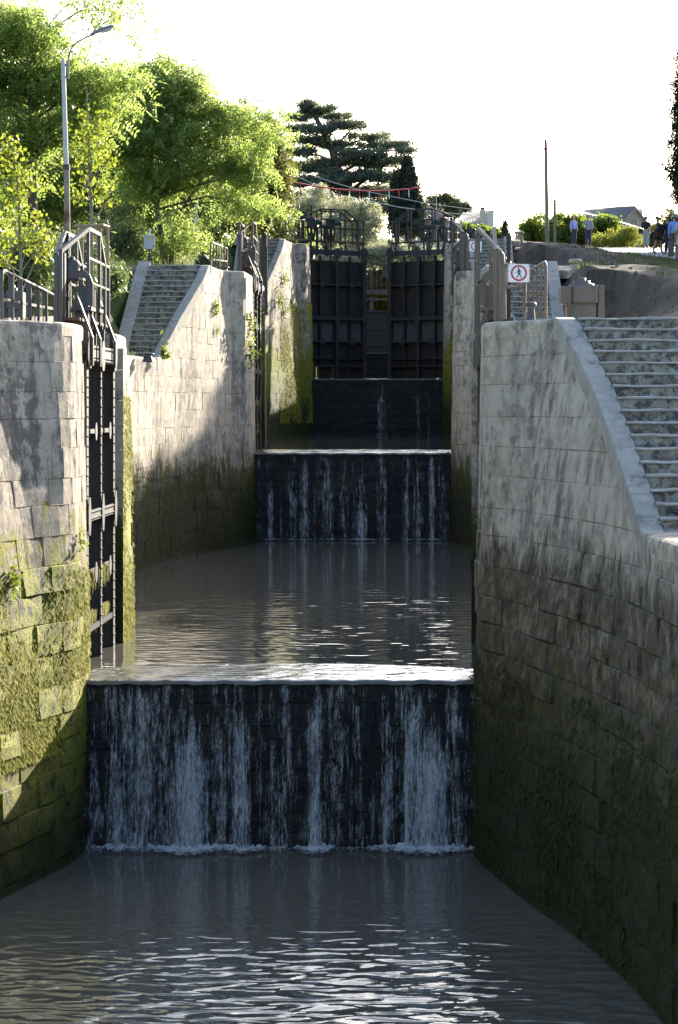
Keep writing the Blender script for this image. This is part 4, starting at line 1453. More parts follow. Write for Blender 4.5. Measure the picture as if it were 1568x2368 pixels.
t = thing('pennant_cable', 'red cable with hanging red and white tails strung below the cedar', 'cable', P(1015, 428, 145)); o = Vector(t.location)
pp = [(1015, 428, 145), (985, 432, 145), (940, 437, 144), (900, 440, 143), (860, 441, 142), (820, 440, 141), (780, 437, 140), (740, 432, 139), (700, 425, 138), (660, 416, 137), (630, 408, 136)]
mb = MB(); mb.tube([P(*q) - o for q in pp], [.025, .035] + [.042] * 9, 8); mb.build('sleeve', M['cablered'], t)
for k in range(13):
    px = 694 + k * 22.8
    py = interp(px, [q[0] for q in pp[::-1]], [q[1] for q in pp[::-1]]); dd = interp(px, [q[0] for q in pp[::-1]], [q[2] for q in pp[::-1]])
    mb = MB(); mb.tube([P(px, py, dd) - o, P(px + .8, py + 10, dd) - o, P(px + 1.2, py + 19, dd) - o], .03, 6); mb.build('tail', M['cablewhite'] if k % 2 else M['cablered'], t)


# ------------------------------------------------------------------ houses beyond the trees
def roof_rows(mb, p00, p10, p01, p11, n, r):
    """rounded tile rows running down the slope between two edges (eave p00-p10, ridge p01-p11)"""
    p00, p10, p01, p11 = map(Vector, (p00, p10, p01, p11))
    for k in range(n):
        q = (k + .5) / n
        mb.tube([p00 + (p10 - p00) * q, p01 + (p11 - p01) * q], r, 6)


def houses():
    # A: hip roof with a chimney, left of the pale gable
    d = 190; k = d / F
    t = thing('house', 'house with a low brown hip roof and slim chimney behind the right gate', 'house', P(1030, 560, d)); o = Vector(t.location)
    l = lambda px, py, dd=d: P(px, py, dd) - o
    mb = MB(); a, b = l(925, 585), l(1058, 528); mb.b2((a.x, 0.3, a.z), (b.x, 9, b.z)); mb.build('wall', M['plaster'], t)
    mb = MB(); e0, e1 = l(915, 527), l(1068, 527); r0, r1 = l(965, 470, d + 5), l(985, 472, d + 5)
    B0, B1 = e0 + Vector((0, 11, 0)), e1 + Vector((0, 11, 0))
    mb.add([e0, e1, r1, r0, B0, B1], [(0, 1, 2, 3), (1, 5, 2), (4, 0, 3), (5, 4, 3, 2), (0, 4, 5, 1)]); rf = mb.build('roof', M['tile'], t, fix=True)
    mb = MB(); roof_rows(mb, e0, e1, r0, r1, 26, .07); mb.build('tile_row', M['tile'], rf, kind='stuff')
    mb = MB(); a, b = l(969, 480), l(981, 447); mb.b2((a.x, 3.2, a.z), (b.x, 3.7, b.z)); mb.b2((a.x - .08, 3.12, b.z), (b.x + .08, 3.78, b.z + .12)); mb.build('chimney', M['plaster'], rf)
    mb = MB(); mb.bar(e0 + Vector((0, -.06, .03)), e1 + Vector((0, -.06, .03)), .12, .1); mb.build('gutter', M['boxgrey'], rf)
    mb = MB(); a, b = l(1017, 552), l(1034, 533); mb.b2((a.x, .22, a.z), (b.x, .32, b.z)); mb.build('window', M['shutter'], t)
    mb = MB(); mb.tube([l(1009, 480), l(1009, 445)], .025, 5); mb.bar(l(1003, 447), l(1022, 445), .03, .03); mb.build('antenna', M['boxgrey'], rf)
    # B: pale gable end with a chimney
    d = 205
    t = thing('house', 'house with striped tile roof and pale gable wall with a square chimney', 'house', P(1105, 560, d)); o = Vector(t.location)
    l = lambda px, py, dd=d: P(px, py, dd) - o
    mb = MB(); a = l(1068, 580); b = l(1112, 512); mb.b2((a.x, .3, a.z), (b.x, 8, b.z)); mb.build('wall', M['plaster'], t)
    mb = MB(); pts = [l(1118, 580), l(1142, 580), l(1142, 487), l(1118, 492)]
    mb.prism([(p.x, p.z) for p in pts], -.3, 8); mb.build('gable_wall', M['plasterpale'], t, fix=True)
    mb = MB(); e0, e1 = l(1052, 514), l(1117, 520); r0, r1 = l(1070, 494, d + 6), l(1141, 485, d + 6)
    mb.add([e0, e1, r1, r0, e0 - Vector((0, 0, .2)), e1 - Vector((0, 0, .2)), r1 - Vector((0, 0, .2)), r0 - Vector((0, 0, .2))], [(0, 1, 2, 3), (4, 7, 6, 5), (0, 4, 5, 1), (1, 5, 6, 2), (2, 6, 7, 3), (3, 7, 4, 0)]); rf = mb.build('roof', M['tile'], t, fix=True)
    mb = MB(); roof_rows(mb, e0, e1, r0, r1, 11, .10); mb.build('tile_row', M['plaster'], rf, kind='stuff')
    mb = MB(); a, b = l(1110, 540), l(1121, 484); mb.b2((a.x, -.5, a.z), (b.x, .25, b.z)); ch = mb.build('chimney', M['plaster'], t)
    mb = MB(); b2 = l(1121, 479.5); mb.b2((a.x + .02, -.45, b.z), (b.x - .02, .2, b2.z)); mb.build('chimney_cap', M['gate'], ch)
    # C: white gable house at right
    d = 260; k = d / F
    t = thing('house', 'cream gabled house with grey tile roof and shutters at the right', 'house', P(1440, 575, d)); o = Vector(t.location)
    l = lambda px, py, dd=d: P(px, py, dd) - o
    g = [l(1418, 600), l(1499, 600), l(1499, 517), l(1477, 486), l(1430, 512)]
    mb = MB(); mb.prism([(p.x, p.z) for p in g], 0, 9); mb.build('gable_wall', M['plasterpale'], t, fix=True)
    mb = MB(); a, b = l(1330, 600), l(1418, 522); mb.b2((a.x, 4, a.z), (b.x, 9, b.z)); mb.build('wall', M['plasterpale'], t)
    ridge = l(1469, 476, d - 1); rl = l(1352, 485, d + 6); ev = l(1424, 524, d - 1); el = l(1338, 514, d - 2)
    re = l(1506, 522, d - 1)
    mb = MB(); th = Vector((0, 0, -.28)); bk = ridge + Vector((.6, 11, 0)); bk2 = re + Vector((.3, 11, 0))
    mb.add([ridge, rl, el, ev, ridge + th, rl + th, el + th, ev + th], [(0, 1, 2, 3), (7, 6, 5, 4), (0, 4, 5, 1), (1, 5, 6, 2), (2, 6, 7, 3), (3, 7, 4, 0)])
    mb.add([ridge + Vector((.02, 0, 0)), re, bk2, bk, ridge + th, re + th, bk2 + th, bk + th], [(0, 1, 2, 3), (7, 6, 5, 4), (0, 4, 5, 1), (1, 5, 6, 2), (2, 6, 7, 3), (3, 7, 4, 0)])
    rf = mb.build('roof', M['tilegrey'], t, fix=True)
    mb = MB(); roof_rows(mb, el + Vector((0, 0, .03)), ev + Vector((0, 0, .03)), rl + Vector((0, 0, .03)), ridge + Vector((0, 0, .03)), 24, .11); mb.build('tile_row', M['tilegrey'], rf, kind='stuff')
    mb = MB(); a, b = l(1485, 505), l(1495, 480); mb.b2((a.x, 3, a.z), (b.x, 3.7, b.z))
    for q in range(3): mb.b2((a.x + q * .18, 3, b.z), (a.x + .08 + q * .18, 3.7, b.z + .2))
    mb.build('chimney', M['plasterpale'], rf)
    for x in (1460, 1467):
        mb = MB(); a, b = l(x, 529), l(x + 4, 507); mb.b2((a.x, -.06, a.z), (b.x, .004, b.z)); mb.build('shutter', M['shutter'], t)
    mb = MB(); a, b = l(1484, 517), l(1493, 513); mb.b2((a.x, -.8, a.z), (b.x, -.01, b.z)); mb.build('purlin', M['bluebeam'], t)
    # small whitish gable far left under the trees
    d = 175
    t = thing('garden_wall', 'pale garden wall glimpsed under the left trees', 'wall', P(650, 600, d)); o = Vector(t.location)
    for q in range(3):
        a, b = P(600 + q * 110, 600, d) - o, P(709 + q * 110, 566, d) - o
        mb = MB(); mb.b2((a.x, 0, a.z), (b.x, .3, b.z)); mb.b2((a.x - .02, -.05, b.z), (b.x + .02, .35, b.z + .1)); mb.build('wall_section', M['plasterpale'], t)


houses()
# ------------------------------------------------------------------ foliage
def rhombs(C, A, B):
    """n leaf quads from centres and half axes"""
    n = len(C)
    V = np.empty((n, 4, 3)); V[:, 0] = C + A; V[:, 1] = C + B; V[:, 2] = C - A; V[:, 3] = C - B
    return V.reshape(-1, 3), np.arange(n * 4).reshape(-1, 4)


def unit(n):
    v = NR.normal(size=(n, 3)); return v / (np.linalg.norm(v, axis=1, keepdims=True) + 1e-9)


def gap(p, k=1.0):
    q = p * k
    return np.sin(q[:, 0] * 2.3 + 1.1 * np.sin(q[:, 2] * 1.7)) + np.sin(q[:, 1] * 2.1 + q[:, 2] * 1.3) + np.sin(q[:, 2] * 2.9 + q[:, 0] * 1.1)


def pinnate(C, n_leaf, length, w, l, droop=.6, up=.0):
    """sprays: each centre gives a drooping rachis with leaflets on both sides"""
    n = len(C)
    D = unit(n); D[:, 2] = D[:, 2] * .5 - droop * .5 + up; D /= np.linalg.norm(D, axis=1, keepdims=True)
    T = unit(n); S = np.cross(D, T); S /= np.linalg.norm(S, axis=1, keepdims=True)
    k = np.arange(n_leaf)
    t = (k // 2 + .5) / (n_leaf / 2) * length; sd = np.where(k % 2 == 0, 1, -1)
    P0 = C[:, None, :] + D[:, None, :] * t[None, :, None]
    P0[:, :, 2] -= (t[None, :] ** 2) * droop * .6
    A = S[:, None, :] * (sd[None, :, None]) * l * .5 + D[:, None, :] * l * .18
    P0 = P0 + A
    N = np.cross(S, D)
    B = D[:, None, :] * w * .5 + N[:, None, :] * NR.uniform(-.4, .4, (n, n_leaf, 1)) * w
    B = np.broadcast_to(B, P0.shape)
    sc = NR.uniform(.75, 1.2, (n, n_leaf, 1))
    return rhombs(P0.reshape(-1, 3), (A * sc).reshape(-1, 3), (B * sc).reshape(-1, 3))


def simple_leaves(C, l, w, droop=0.0, horiz=0.0):
    n = len(C)
    A = unit(n); A[:, 2] = A[:, 2] * (1 - horiz) - droop; A /= np.linalg.norm(A, axis=1, keepdims=True)
    B = np.cross(A, unit(n)); B /= (np.linalg.norm(B, axis=1, keepdims=True) + 1e-9)
    s = NR.uniform(.65, 1.3, (n, 1))
    return rhombs(C, A * s * l * .5, B * s * w * .5)


def clumps_in(ells, count, r, flat=.55, shell=.55):
    """clump centres spread through big ellipsoids (c, (rx, ry, rz)), mostly towards the outside"""
    w = np.array([e[1][0] * e[1][1] * e[1][2] for e in ells]) ** .8; w /= w.sum()
    out = []
    for e, k in zip(ells, NR.multinomial(count, w)):
        d = unit(k); rr = shell + (1 - shell) * NR.uniform(size=(k, 1)) ** .7
        rr = np.where(NR.uniform(size=(k, 1)) < .25, NR.uniform(.1, .8, (k, 1)), rr)
        out.append(np.array(e[0])[None] + d * rr * np.array(e[1])[None])
    return np.vstack(out)


def fill(Cc, per, r, flat=.5):
    """points around clump centres"""
    n = len(Cc); rad = r * NR.uniform(.55, 1.25, (n, 1, 1))
    d = np.clip(NR.normal(size=(n, per, 3)), -2, 2) * .5
    d[:, :, 2] *= flat
    return (Cc[:, None, :] + d * rad).reshape(-1, 3)


def limbs(mb, trunk, r0, targets, n=7, wig=.12):
    """trunk and limbs: each target is reached by a bent branch that leaves the trunk below it"""
    trunk = [Vector(p) for p in trunk]
    k = len(trunk)
    mb.tube(trunk, [r0 * (1 - .75 * i / (k - 1)) for i in range(k)], n)
    for T in targets:
        T = Vector(T)
        best = None
        for i in range(1, k):
            p = trunk[i - 1].lerp(trunk[i], R.uniform(.2, .95))
            c = (T - p).length + 1.6 * max(0, p.z - T.z + .2)
            if best is None or c < best[0]: best = (c, p, i)
        p, i = best[1], best[2]
        r = r0 * (1 - .75 * (i - .5) / (k - 1)) * .5
        mid = p.lerp(T, .5) + Vector((R.uniform(-wig, wig), R.uniform(-wig, wig), R.uniform(0, wig * 1.5))) * (T - p).length
        mb.tube([p, p.lerp(mid, .55), mid, mid.lerp(T, .6), T], [r, r * .8, r * .6, r * .4, r * .15], 5, False)


def E(px, py, rx, ry, d, dep=None):
    """crown ellipsoid measured in the photograph at depth d"""
    k = d / F; c = P(px, py, d)
    return (tuple(c), (rx * k, (dep if dep else min(1.4, max(rx, ry) * k)), ry * k))


def tree(name, label, base, trunk, r0, ells, n_cl, cl_r, per, leafer, mat, bark, cat='tree', group=None, n_limb=14, flat=.5, holes=-1.6, shell=.55, extra=None):
    base = Vector(base)
    t = thing(name, label, cat, base, 0, group)
    b = np.array(base)
    Cc = clumps_in(ells, n_cl, cl_r, flat, shell)
    if extra is not None: Cc = np.vstack([Cc, extra])
    keep = gap(Cc, .9) > holes
    Cc = Cc[keep]
    Pp = fill(Cc, per, cl_r, flat)
    V, Fq = leafer(Pp)
    link('crown', np_mesh('crown', V - b, Fq, mat), t)
    if trunk:
        mb = MB()
        idx = NR.choice(len(Cc), min(n_limb, len(Cc)), replace=False)
        limbs(mb, [Vector(p) - base for p in trunk], r0, [Vector(Cc[i]) - base for i in idx])
        mb.build('trunk', bark, t)
    return t


def G(px, d, side=0):
    x = (px - CX) / F * d
    return Vector((x, d, ground_z(x, d) - .05))


loc = lambda q: pinnate(q, 10, .40, .055, .125, .75)
loc_s = lambda q: pinnate(q, 8, .30, .055, .12, .7)
GT = 'leafy trees on the left bank'
# big locust at the left edge
d = 62
b = G(75, d)
tree('locust_tree', 'tall locust tree with grey trunk at the left edge behind the lamp post', b, [b, P(77, 520, d), P(74, 400, d), P(76, 300, d), P(70, 215, d), P(95, 120, d), P(110, 40, d)], .15,
     [E(40, 90, 130, 110, d), E(230, 45, 85, 55, d), E(130, 40, 100, 70, d), E(20, 250, 90, 90, d), E(0, 400, 70, 110, d), E(150, 190, 120, 40, d), E(120, 300, 110, 50, d), E(215, 250, 70, 40, d), E(270, 190, 60, 50, d), E(290, 110, 30, 40, d)], 340, .85, 17, loc, M['l_locust'], M['bark'], 'tree', GT, 46, .42, -.75)
d = 78
b = G(388, d)
t2 = tree('locust_tree', 'broad bright locust tree with forked stems left of the middle gate', b, [b, P(368, 520, d), P(362, 470, d), P(385, 400, d), P(370, 300, d), P(372, 200, d)], .12,
     [E(370, 210, 80, 55, d), E(350, 290, 120, 70, d), E(470, 290, 105, 45, d), E(545, 310, 65, 40, d), E(430, 380, 150, 70, d), E(560, 400, 60, 40, d), E(560, 480, 70, 35, d), E(470, 500, 90, 35, d), E(330, 420, 80, 50, d), E(300, 200, 60, 50, d), E(430, 200, 40, 45, d), E(510, 250, 50, 30, d), E(330, 165, 28, 28, d), E(378, 150, 34, 26, d), E(445, 185, 22, 28, d), E(600, 265, 30, 22, d), E(630, 310, 34, 22, d), E(640, 360, 30, 26, d), E(500, 235, 34, 20, d), E(270, 330, 50, 60, d), E(410, 560, 60, 22, d)], 520, .80, 16, loc, M['l_locust'], M['bark'], 'tree', GT, 60, .42, -.75)
mb = MB(); limbs(mb, [Vector((.05, .1, 0)), P(402, 540, d + .3) - b, P(425, 480, d + .4) - b, P(470, 410, d + .4) - b, P(520, 340, d + .3) - b], .10, [P(560, 330, d) - b, P(490, 290, d) - b, P(580, 400, d) - b, P(440, 330, d) - b], 6)
mb.build('second_stem', M['bark'], t2)
d = 98
b = G(250, d)
tree('locust_tree', 'deep green locust tree filling the gap between the two front ones', b, [b, P(240, 520, d), P(235, 400, d), P(245, 280, d), P(240, 200, d)], .16,
     [E(160, 400, 130, 130, d), E(300, 380, 110, 150, d), E(90, 480, 110, 90, d), E(220, 250, 110, 70, d), E(20, 330, 90, 160, d), E(260, 180, 60, 45, d), E(430, 460, 100, 90, d)], 420, .85, 30, loc_s, M['l_locust2'], M['bark'], 'tree', GT, 30, .5, -1.7)
d = 104
b = G(610, d)
tree('evergreen_tree', 'dark evergreen tree with olive leaves right of the bright locust', b, [b, P(612, 520, d), P(605, 430, d), P(600, 330, d), P(575, 260, d)], .17,
     [E(605, 340, 55, 65, d), E(640, 390, 45, 70, d), E(600, 430, 70, 70, d), E(645, 460, 42, 45, d), E(590, 500, 50, 45, d), E(570, 270, 35, 40, d), E(640, 310, 28, 35, d)], 300, .55, 60, lambda q: simple_leaves(q, .15, .07, .1), M['l_oak'], M['bark'], 'tree', GT, 24, .7, -1.9)
d = 112
b = G(560, d)
tree('evergreen_tree', 'dark bushy tree in the shade behind the locust and the evergreen', b, [b, P(560, 500, d), P(560, 400, d)], .15,
     [E(540, 440, 80, 90, d), E(470, 520, 90, 60, d), E(610, 520, 60, 50, d), E(560, 340, 55, 60, d)], 200, .8, 50, lambda q: simple_leaves(q, .2, .1, .1), M['l_dark'], M['bark'], 'tree', GT, 10, .7, -2.2)
d = 120
b = G(120, d)
tree('dark_tree', 'dark green tree mass far behind the left locusts', b, [b, P(120, 500, d), P(120, 350, d)], .2,
     [E(60, 430, 170, 130, d), E(250, 470, 160, 90, d), E(380, 500, 120, 70, d)], 260, 1.2, 46, lambda q: simple_leaves(q, .3, .15, .1), M['l_dark'], M['bark'], 'tree', GT, 8, .7, -2.4)
# staked young tree and saplings
d = 56
b = G(213, d)
tree('young_tree', 'slim young tree with pale trunk and yellow green heart leaves tied to stakes', b, [b, P(211, 480, d), P(208, 380, d), P(203, 270, d), P(200, 200, d)], .045,
     [E(205, 290, 55, 60, d, .5), E(190, 370, 45, 50, d, .5), E(225, 420, 40, 60, d, .5), E(180, 440, 30, 40, d, .4), E(240, 350, 30, 40, d, .4)], 60, .26, 13, lambda q: simple_leaves(q, .095, .08, .5), M['l_young'], M['barkpale'], 'tree', None, 16, 1.0, -3)
st = thing('tree_stakes', 'wooden stake frame around the slim young tree', 'stakes', G(210, d)); o = Vector(st.location)
for px, dd in ((178, d - .3), (232, d - .35), (249, d + .35), (190, d + .4)):
    x = (px - CX) / F * dd; mb = MB(); top = P(px, 519 if dd < d else 523, dd) - o
    mb.tube([(top.x, top.y, -.2), tuple(top)], .035, 8); mb.build('stake', M['stake'], st)
for a, bb in ((P(170, 523, d - .38), P(240, 520, d - .42)), (P(236, 519, d - .4), P(252, 524, d + .4)), (P(186, 526, d + .42), P(253, 524, d + .42))):
    mb = MB(); mb.tube([a - o, bb - o], .032, 8); mb.build('rail', M['stake'], st)
mb = MB(); mb.tube([P(212, 521, d - .4) - o, P(214, 532, d - .1) - o, P(226, 530, d) - o, P(238, 523, d - .38) - o], .012, 5); mb.build('tie', M['black'], st)
d = 50
b = G(52, d)
tree('young_tree', 'yellow leaved sapling at the far left edge above the railing', b, [b, P(45, 500, d), P(38, 400, d), P(25, 320, d)], .035,
     [E(28, 350, 28, 50, d, .4), E(30, 430, 50, 50, d, .4), E(75, 420, 25, 40, d, .4), E(45, 520, 60, 45, d, .5), E(90, 560, 40, 40, d, .4), E(15, 580, 40, 40, d, .4)], 90, .24, 13, lambda q: simple_leaves(q, .09, .075, .5), M['l_young'], M['barkpale'], 'tree', None, 18, 1.0, -3)
ole = lambda q: simple_leaves(q, .17, .035, -.15)
for (px, py, rx, ry, d, lab) in ((55, 590, 80, 62, 60, 'oleander bush behind the left guard rail'), (275, 540, 62, 70, 77, 'grey green oleander bush right of the tree stakes'), (180, 600, 66, 60, 63, 'oleander bush behind the nearest left gate frame'), (250, 640, 30, 24, 68, 'low bushy oleander beside the grass above the left stairs')):
    b = G(px, d)
    tree('oleander_bush', lab, b, [b, P(px, py + ry * .3, d), P(px + 4, py - ry * .5, d)], .03, [E(px, py, rx, ry, d, .9), E(px, py + ry * .6, rx * .9, ry * .7, d, .9)], 130, .34, 46, ole, M['l_oleander'], M['bark'], 'bush', 'oleander bushes', 12, .9, -3)

# layered dark cedar
d = 172
pads = [(712, 240, 16, 12), (716, 256, 24, 9), (745, 252, 30, 7), (688, 272, 32, 7), (772, 270, 40, 8), (800, 287, 36, 8), (685, 298, 36, 9), (745, 300, 46, 11), (818, 292, 26, 7), (710, 325, 46, 12), (692, 352, 40, 13), (775, 335, 46, 12),
        (850, 318, 44, 9), (875, 338, 44, 9), (918, 334, 34, 8), (940, 347, 20, 7), (838, 358, 50, 14), (770, 376, 60, 16), (715, 388, 50, 15), (862, 380, 56, 15), (905, 370, 36, 11), (812, 408, 70, 17), (742, 420, 60, 16), (880, 410, 50, 16),
        (690, 420, 34, 14), (820, 445, 70, 18), (755, 452, 55, 16), (875, 445, 45, 18), (800, 480, 80, 20), (700, 460, 40, 18), (860, 480, 50, 22)]
b = Vector((P(800, 560, d).x, d, 17.0))
Cc = []
for (px, py, rx, ry) in pads:
    n = int(12 + rx * ry / 13)
    k = d / F; c = np.array(P(px, py, d + R.uniform(-1.2, 1.2)))
    q = np.clip(NR.normal(size=(n, 3)), -1.7, 1.7) * .5; q = q * np.array([rx * k, rx * k * .8, ry * k * .55]) * 1.15
    q[:, 2] += .10 * np.abs(q[:, 0]) + .0
    Cc.append(c + q)
Cc = np.vstack(Cc)
t = thing('cedar_tree', 'wide dark cedar with layered branches against the white sky', 'tree', b)
Pp = fill(Cc, 46, .46, .6)
V, Fq = simple_leaves(Pp, .24, .075, -.5)
link('crown', np_mesh('crown', V - np.array(b), Fq, M['l_cedar']), t)
mb = MB(); limbs(mb, [Vector((0, 0, -1)), P(800, 480, d) - b, P(790, 420, d) - b, P(765, 340, d) - b, P(735, 280, d) - b, P(713, 236, d) - b], .42, [P(x, y, d) - b for x, y, _, _ in pads], 7, .06)
mb.build('trunk', M['bark'], t)


def column(label, px, y0, y1, prof, d, n, mat, name='cypress_tree', size=.2, cl=.28, lean=0):
    """columnar cypress: prof = [(fraction from the top, half width px)]"""
    b = P(px, y1 + 14, d); t = thing(name, label, 'tree', b)
    k = d / F
    f = NR.uniform(size=n) ** .75
    w = np.interp(f, [p[0] for p in prof], [p[1] for p in prof]) * k
    a = NR.uniform(0, 2 * math.pi, n); rr = np.sqrt(NR.uniform(.25, 1.0, n)) * w
    lump = 1 + .22 * np.sin(a * 3 + f * 37) + .15 * np.sin(f * 80 + a * 2)
    top = P(px, y0, d); bot = P(px, y1, d)
    C = np.stack([top.x + lean * f + rr * lump * np.cos(a), d + rr * lump * np.sin(a), top.z + (bot.z - top.z) * f], 1)
    Pp = fill(C, 26, cl, 1.5)
    V, Fq = simple_leaves(Pp, size, size * .38, -.9)
    link('crown', np_mesh('crown', V - np.array(b), Fq, mat), t)
    mb = MB(); mb.tube([(0, 0, -1.2), (0, 0, (bot.z - b.z) + .4), (lean * .5, 0, (top.z - b.z) * .8)], [.16, .14, .03], 8); mb.build('trunk', M['bark'], t)
    return t


column('slim black cypress in front of the cedar behind the right gate', 942, 366, 540, [(0, 1), (.12, 9), (.3, 20), (.55, 30), (.8, 36), (1, 38)], 163, 420, M['l_cypress'], size=.26, cl=.34)
column('narrow cypress spike left of the slim black cypress', 918, 392, 520, [(0, 1), (.2, 8), (.6, 17), (1, 20)], 164, 160, M['l_cypress'], size=.26, cl=.30)
column('very tall dark cypress at the right edge of the picture', 1603, 60, 470, [(0, 8), (.1, 28), (.25, 38), (.5, 44), (.75, 50), (.9, 54), (1, 30)], 124, 1000, M['l_cypress'], size=.2, cl=.26)
row = []
for k, (x, d, zt) in enumerate(((18.3, 103.2, 21.3), (18.8, 105.2, 22.5), (18.2, 107.3, 23.0), (18.7, 109.6, 23.2), (18.4, 112.0, 23.2), (18.4, 114.2, 23.2), (18.3, 117.2, 24.6), (18.6, 118.8, 25.0), (18.3, 121.0, 25.2), (18.5, 123.4, 25.2)) + tuple((18.3 + .4 * math.sin(q * 2.1), 71.5 + q * 2.3, 18.4 + .3 * math.sin(q * 1.7)) for q in range(13))):
    px = CX + x * F / d
    row.append(column('dark cypress of the row along the path, beyond the right edge', px, HY - (zt - EYE) * F / d, HY - (ground_z(x, d) + .8 - EYE) * F / d,
           [(0, 8), (.05, 30), (.14, 52), (.4, 62), (.9, 66), (1, 40)], d, 340, M['l_cypress'], size=.32, cl=.36))
for o in row: o['group'] = 'cypresses along the path'
column('tiny pointed conifer beside the vine hedge', 1168, 512, 545, [(0, .6), (.4, 4), (1, 7)], 160, 40, M['l_cypress'], 'young_cypress', .16, .14)

OL = lambda q: simple_leaves(q, .20, .06, -.1)
for k, (ells, lab) in enumerate((([(725, 470, 55, 42), (690, 510, 45, 40), (700, 560, 50, 45), (745, 545, 40, 45)], 'pale olive tree behind the left black gate'),
                                 ([(800, 490, 45, 38), (845, 505, 42, 36), (790, 540, 55, 42), (850, 555, 45, 45)], 'silvery olive tree rising behind the gap of the black gates'),
                                 ([(870, 590, 38, 30), (905, 580, 30, 26), (935, 600, 30, 30), (990, 595, 40, 22), (800, 605, 50, 24), (735, 605, 50, 24)], 'low pale olive shrub seen through the right gate frame'))):
    d = (143, 139, 137)[k]; px = (710, 825, 890)[k]
    b = Vector((P(px, 640, d).x, d, min(P(px, 640, d).z, 14.5)))
    tree('olive_tree', lab, b, [b, P(px, 570, d), P(px + 5, 500 if k < 2 else 580, d)], .14, [E(*e, d) for e in ells], (230, 230, 230)[k], .36, 64, OL, M['l_olive'], M['bark'], 'tree', 'olive trees behind the black gates', 14, .9, -2.6)
tree('pine_tree', 'round pines on the skyline right of the cypress', Vector((P(1030, 540, 225).x, 225, 18)), [Vector((P(1030, 540, 225).x, 225, 18)), P(1030, 500, 225), P(1032, 465, 225)], .2,
     [E(1000, 466, 26, 18, 225), E(1030, 463, 26, 16, 225), E(1055, 474, 30, 16, 225), E(1083, 482, 14, 10, 225), E(1030, 492, 60, 14, 225)], 170, .5, 50, lambda q: simple_leaves(q, .3, .07, -.5), M['l_pine'], M['bark'], 'tree', None, 12, .9, -2.2)

VN = lambda q: simple_leaves(q, .17, .14, .2)
for (ells, d, nc, lab) in (([(1240, 525, 36, 26), (1222, 548, 22, 22), (1262, 550, 40, 22)], 156, 150, 'leafy vine hedge left of the tall pole'),
                           ([(1305, 522, 42, 26), (1345, 525, 30, 26), (1320, 550, 60, 22)], 154, 190, 'leafy vine hedge behind the two standing men'),
                           ([(1395, 522, 36, 24), (1425, 543, 26, 14), (1450, 556, 26, 14), (1390, 550, 40, 20)], 156, 170, 'leafy vine hedge below the cream house'),
                           ([(1520, 545, 30, 32), (1550, 530, 26, 45), (1570, 520, 20, 30), (1495, 552, 18, 24)], 156, 150, 'grey green bushes behind the group of walkers')):
    px = ells[0][0]; b = G(px, d)
    tree('vine_hedge', lab, b, [b, P(px, ells[0][1] + 10, d)], .05, [E(*e, d, 1.6) for e in ells], nc, .34, 50, VN, M['l_vine'] if 'grey' not in lab else M['l_oak'], M['bark'], 'hedge', 'vine hedges on the hill', 6, .8, -2.7)
b = G(1425, 147)
tree('yellow_bush', 'bright yellow green bush next to the walking group', b, [b, P(1425, 560, 147)], .04, [E(1415, 556, 36, 20, 147, 1.0), E(1455, 548, 26, 24, 147, 1.0), E(1385, 562, 22, 14, 147, 1.0)], 150, .30, 46, lambda q: simple_leaves(q, .14, .06, -.3), M['l_yellow'], M['bark'], 'bush', None, 4, .9, -3)
b = Vector((P(1120, 560, 165).x, 165, 14.2))
tree('vine_hedge', 'low vine hedge in front of the two tile roofed houses', b, [b, P(1120, 545, 165)], .04, [E(1085, 532, 26, 14, 165, 1.2), E(1125, 538, 36, 14, 165, 1.2), E(1158, 545, 20, 12, 165, 1.2), E(1105, 552, 60, 14, 165, 1.2)], 170, .34, 44, VN, M['l_vine'], M['bark'], 'hedge', 'vine hedges on the hill', 4, .8, -3)
b = Vector((P(870, 640, 158).x, 158, 13.0))
tree('garden_shrub', 'yellow green shrub with a few red flowers seen through the far gate', b, [b, P(870, 640, 158)], .05, [E(868, 690, 60, 50, 165, 1.6), E(868, 620, 40, 30, 165, 1.2)], 170, .4, 44, lambda q: simple_leaves(q, .16, .08), M['l_yellow'], M['bark'], 'bush', None, 4, .9, -3)
b = G(650, 118)
tree('locust_tree', 'low leafy branches above the far left pier', b, [b, P(655, 520, 118), P(670, 500, 118)], .06, [E(660, 530, 34, 22, 118, 1.0), E(690, 545, 22, 18, 118, .8), E(630, 505, 30, 24, 118, 1.0)], 70, .42, 30, loc_s, M['l_locust'], M['bark'], 'tree', GT, 8, .6, -3)

# ------------------------------------------------------------------ grass and weeds
def grass(name, pts, h0, h1, mat, w=.012):
    n = len(pts); C = np.array(pts)
    a = NR.uniform(0, 2 * math.pi, n); h = NR.uniform(h0, h1, n); l = NR.uniform(-.35, .35, (n, 2)) * h[:, None]
    ax = np.stack([np.cos(a), np.sin(a), np.zeros(n)], 1) * w * NR.uniform(.6, 1.6, (n, 1))
    tip = C + np.stack([l[:, 0], l[:, 1], h], 1)
    V = np.empty((n, 4, 3)); V[:, 0] = C - ax; V[:, 1] = C + ax; V[:, 2] = tip + ax * .15; V[:, 3] = tip - ax * .15
    return link(name, np_mesh(name, V.reshape(-1, 3), np.arange(n * 4).reshape(-1, 4), mat), kind='stuff')


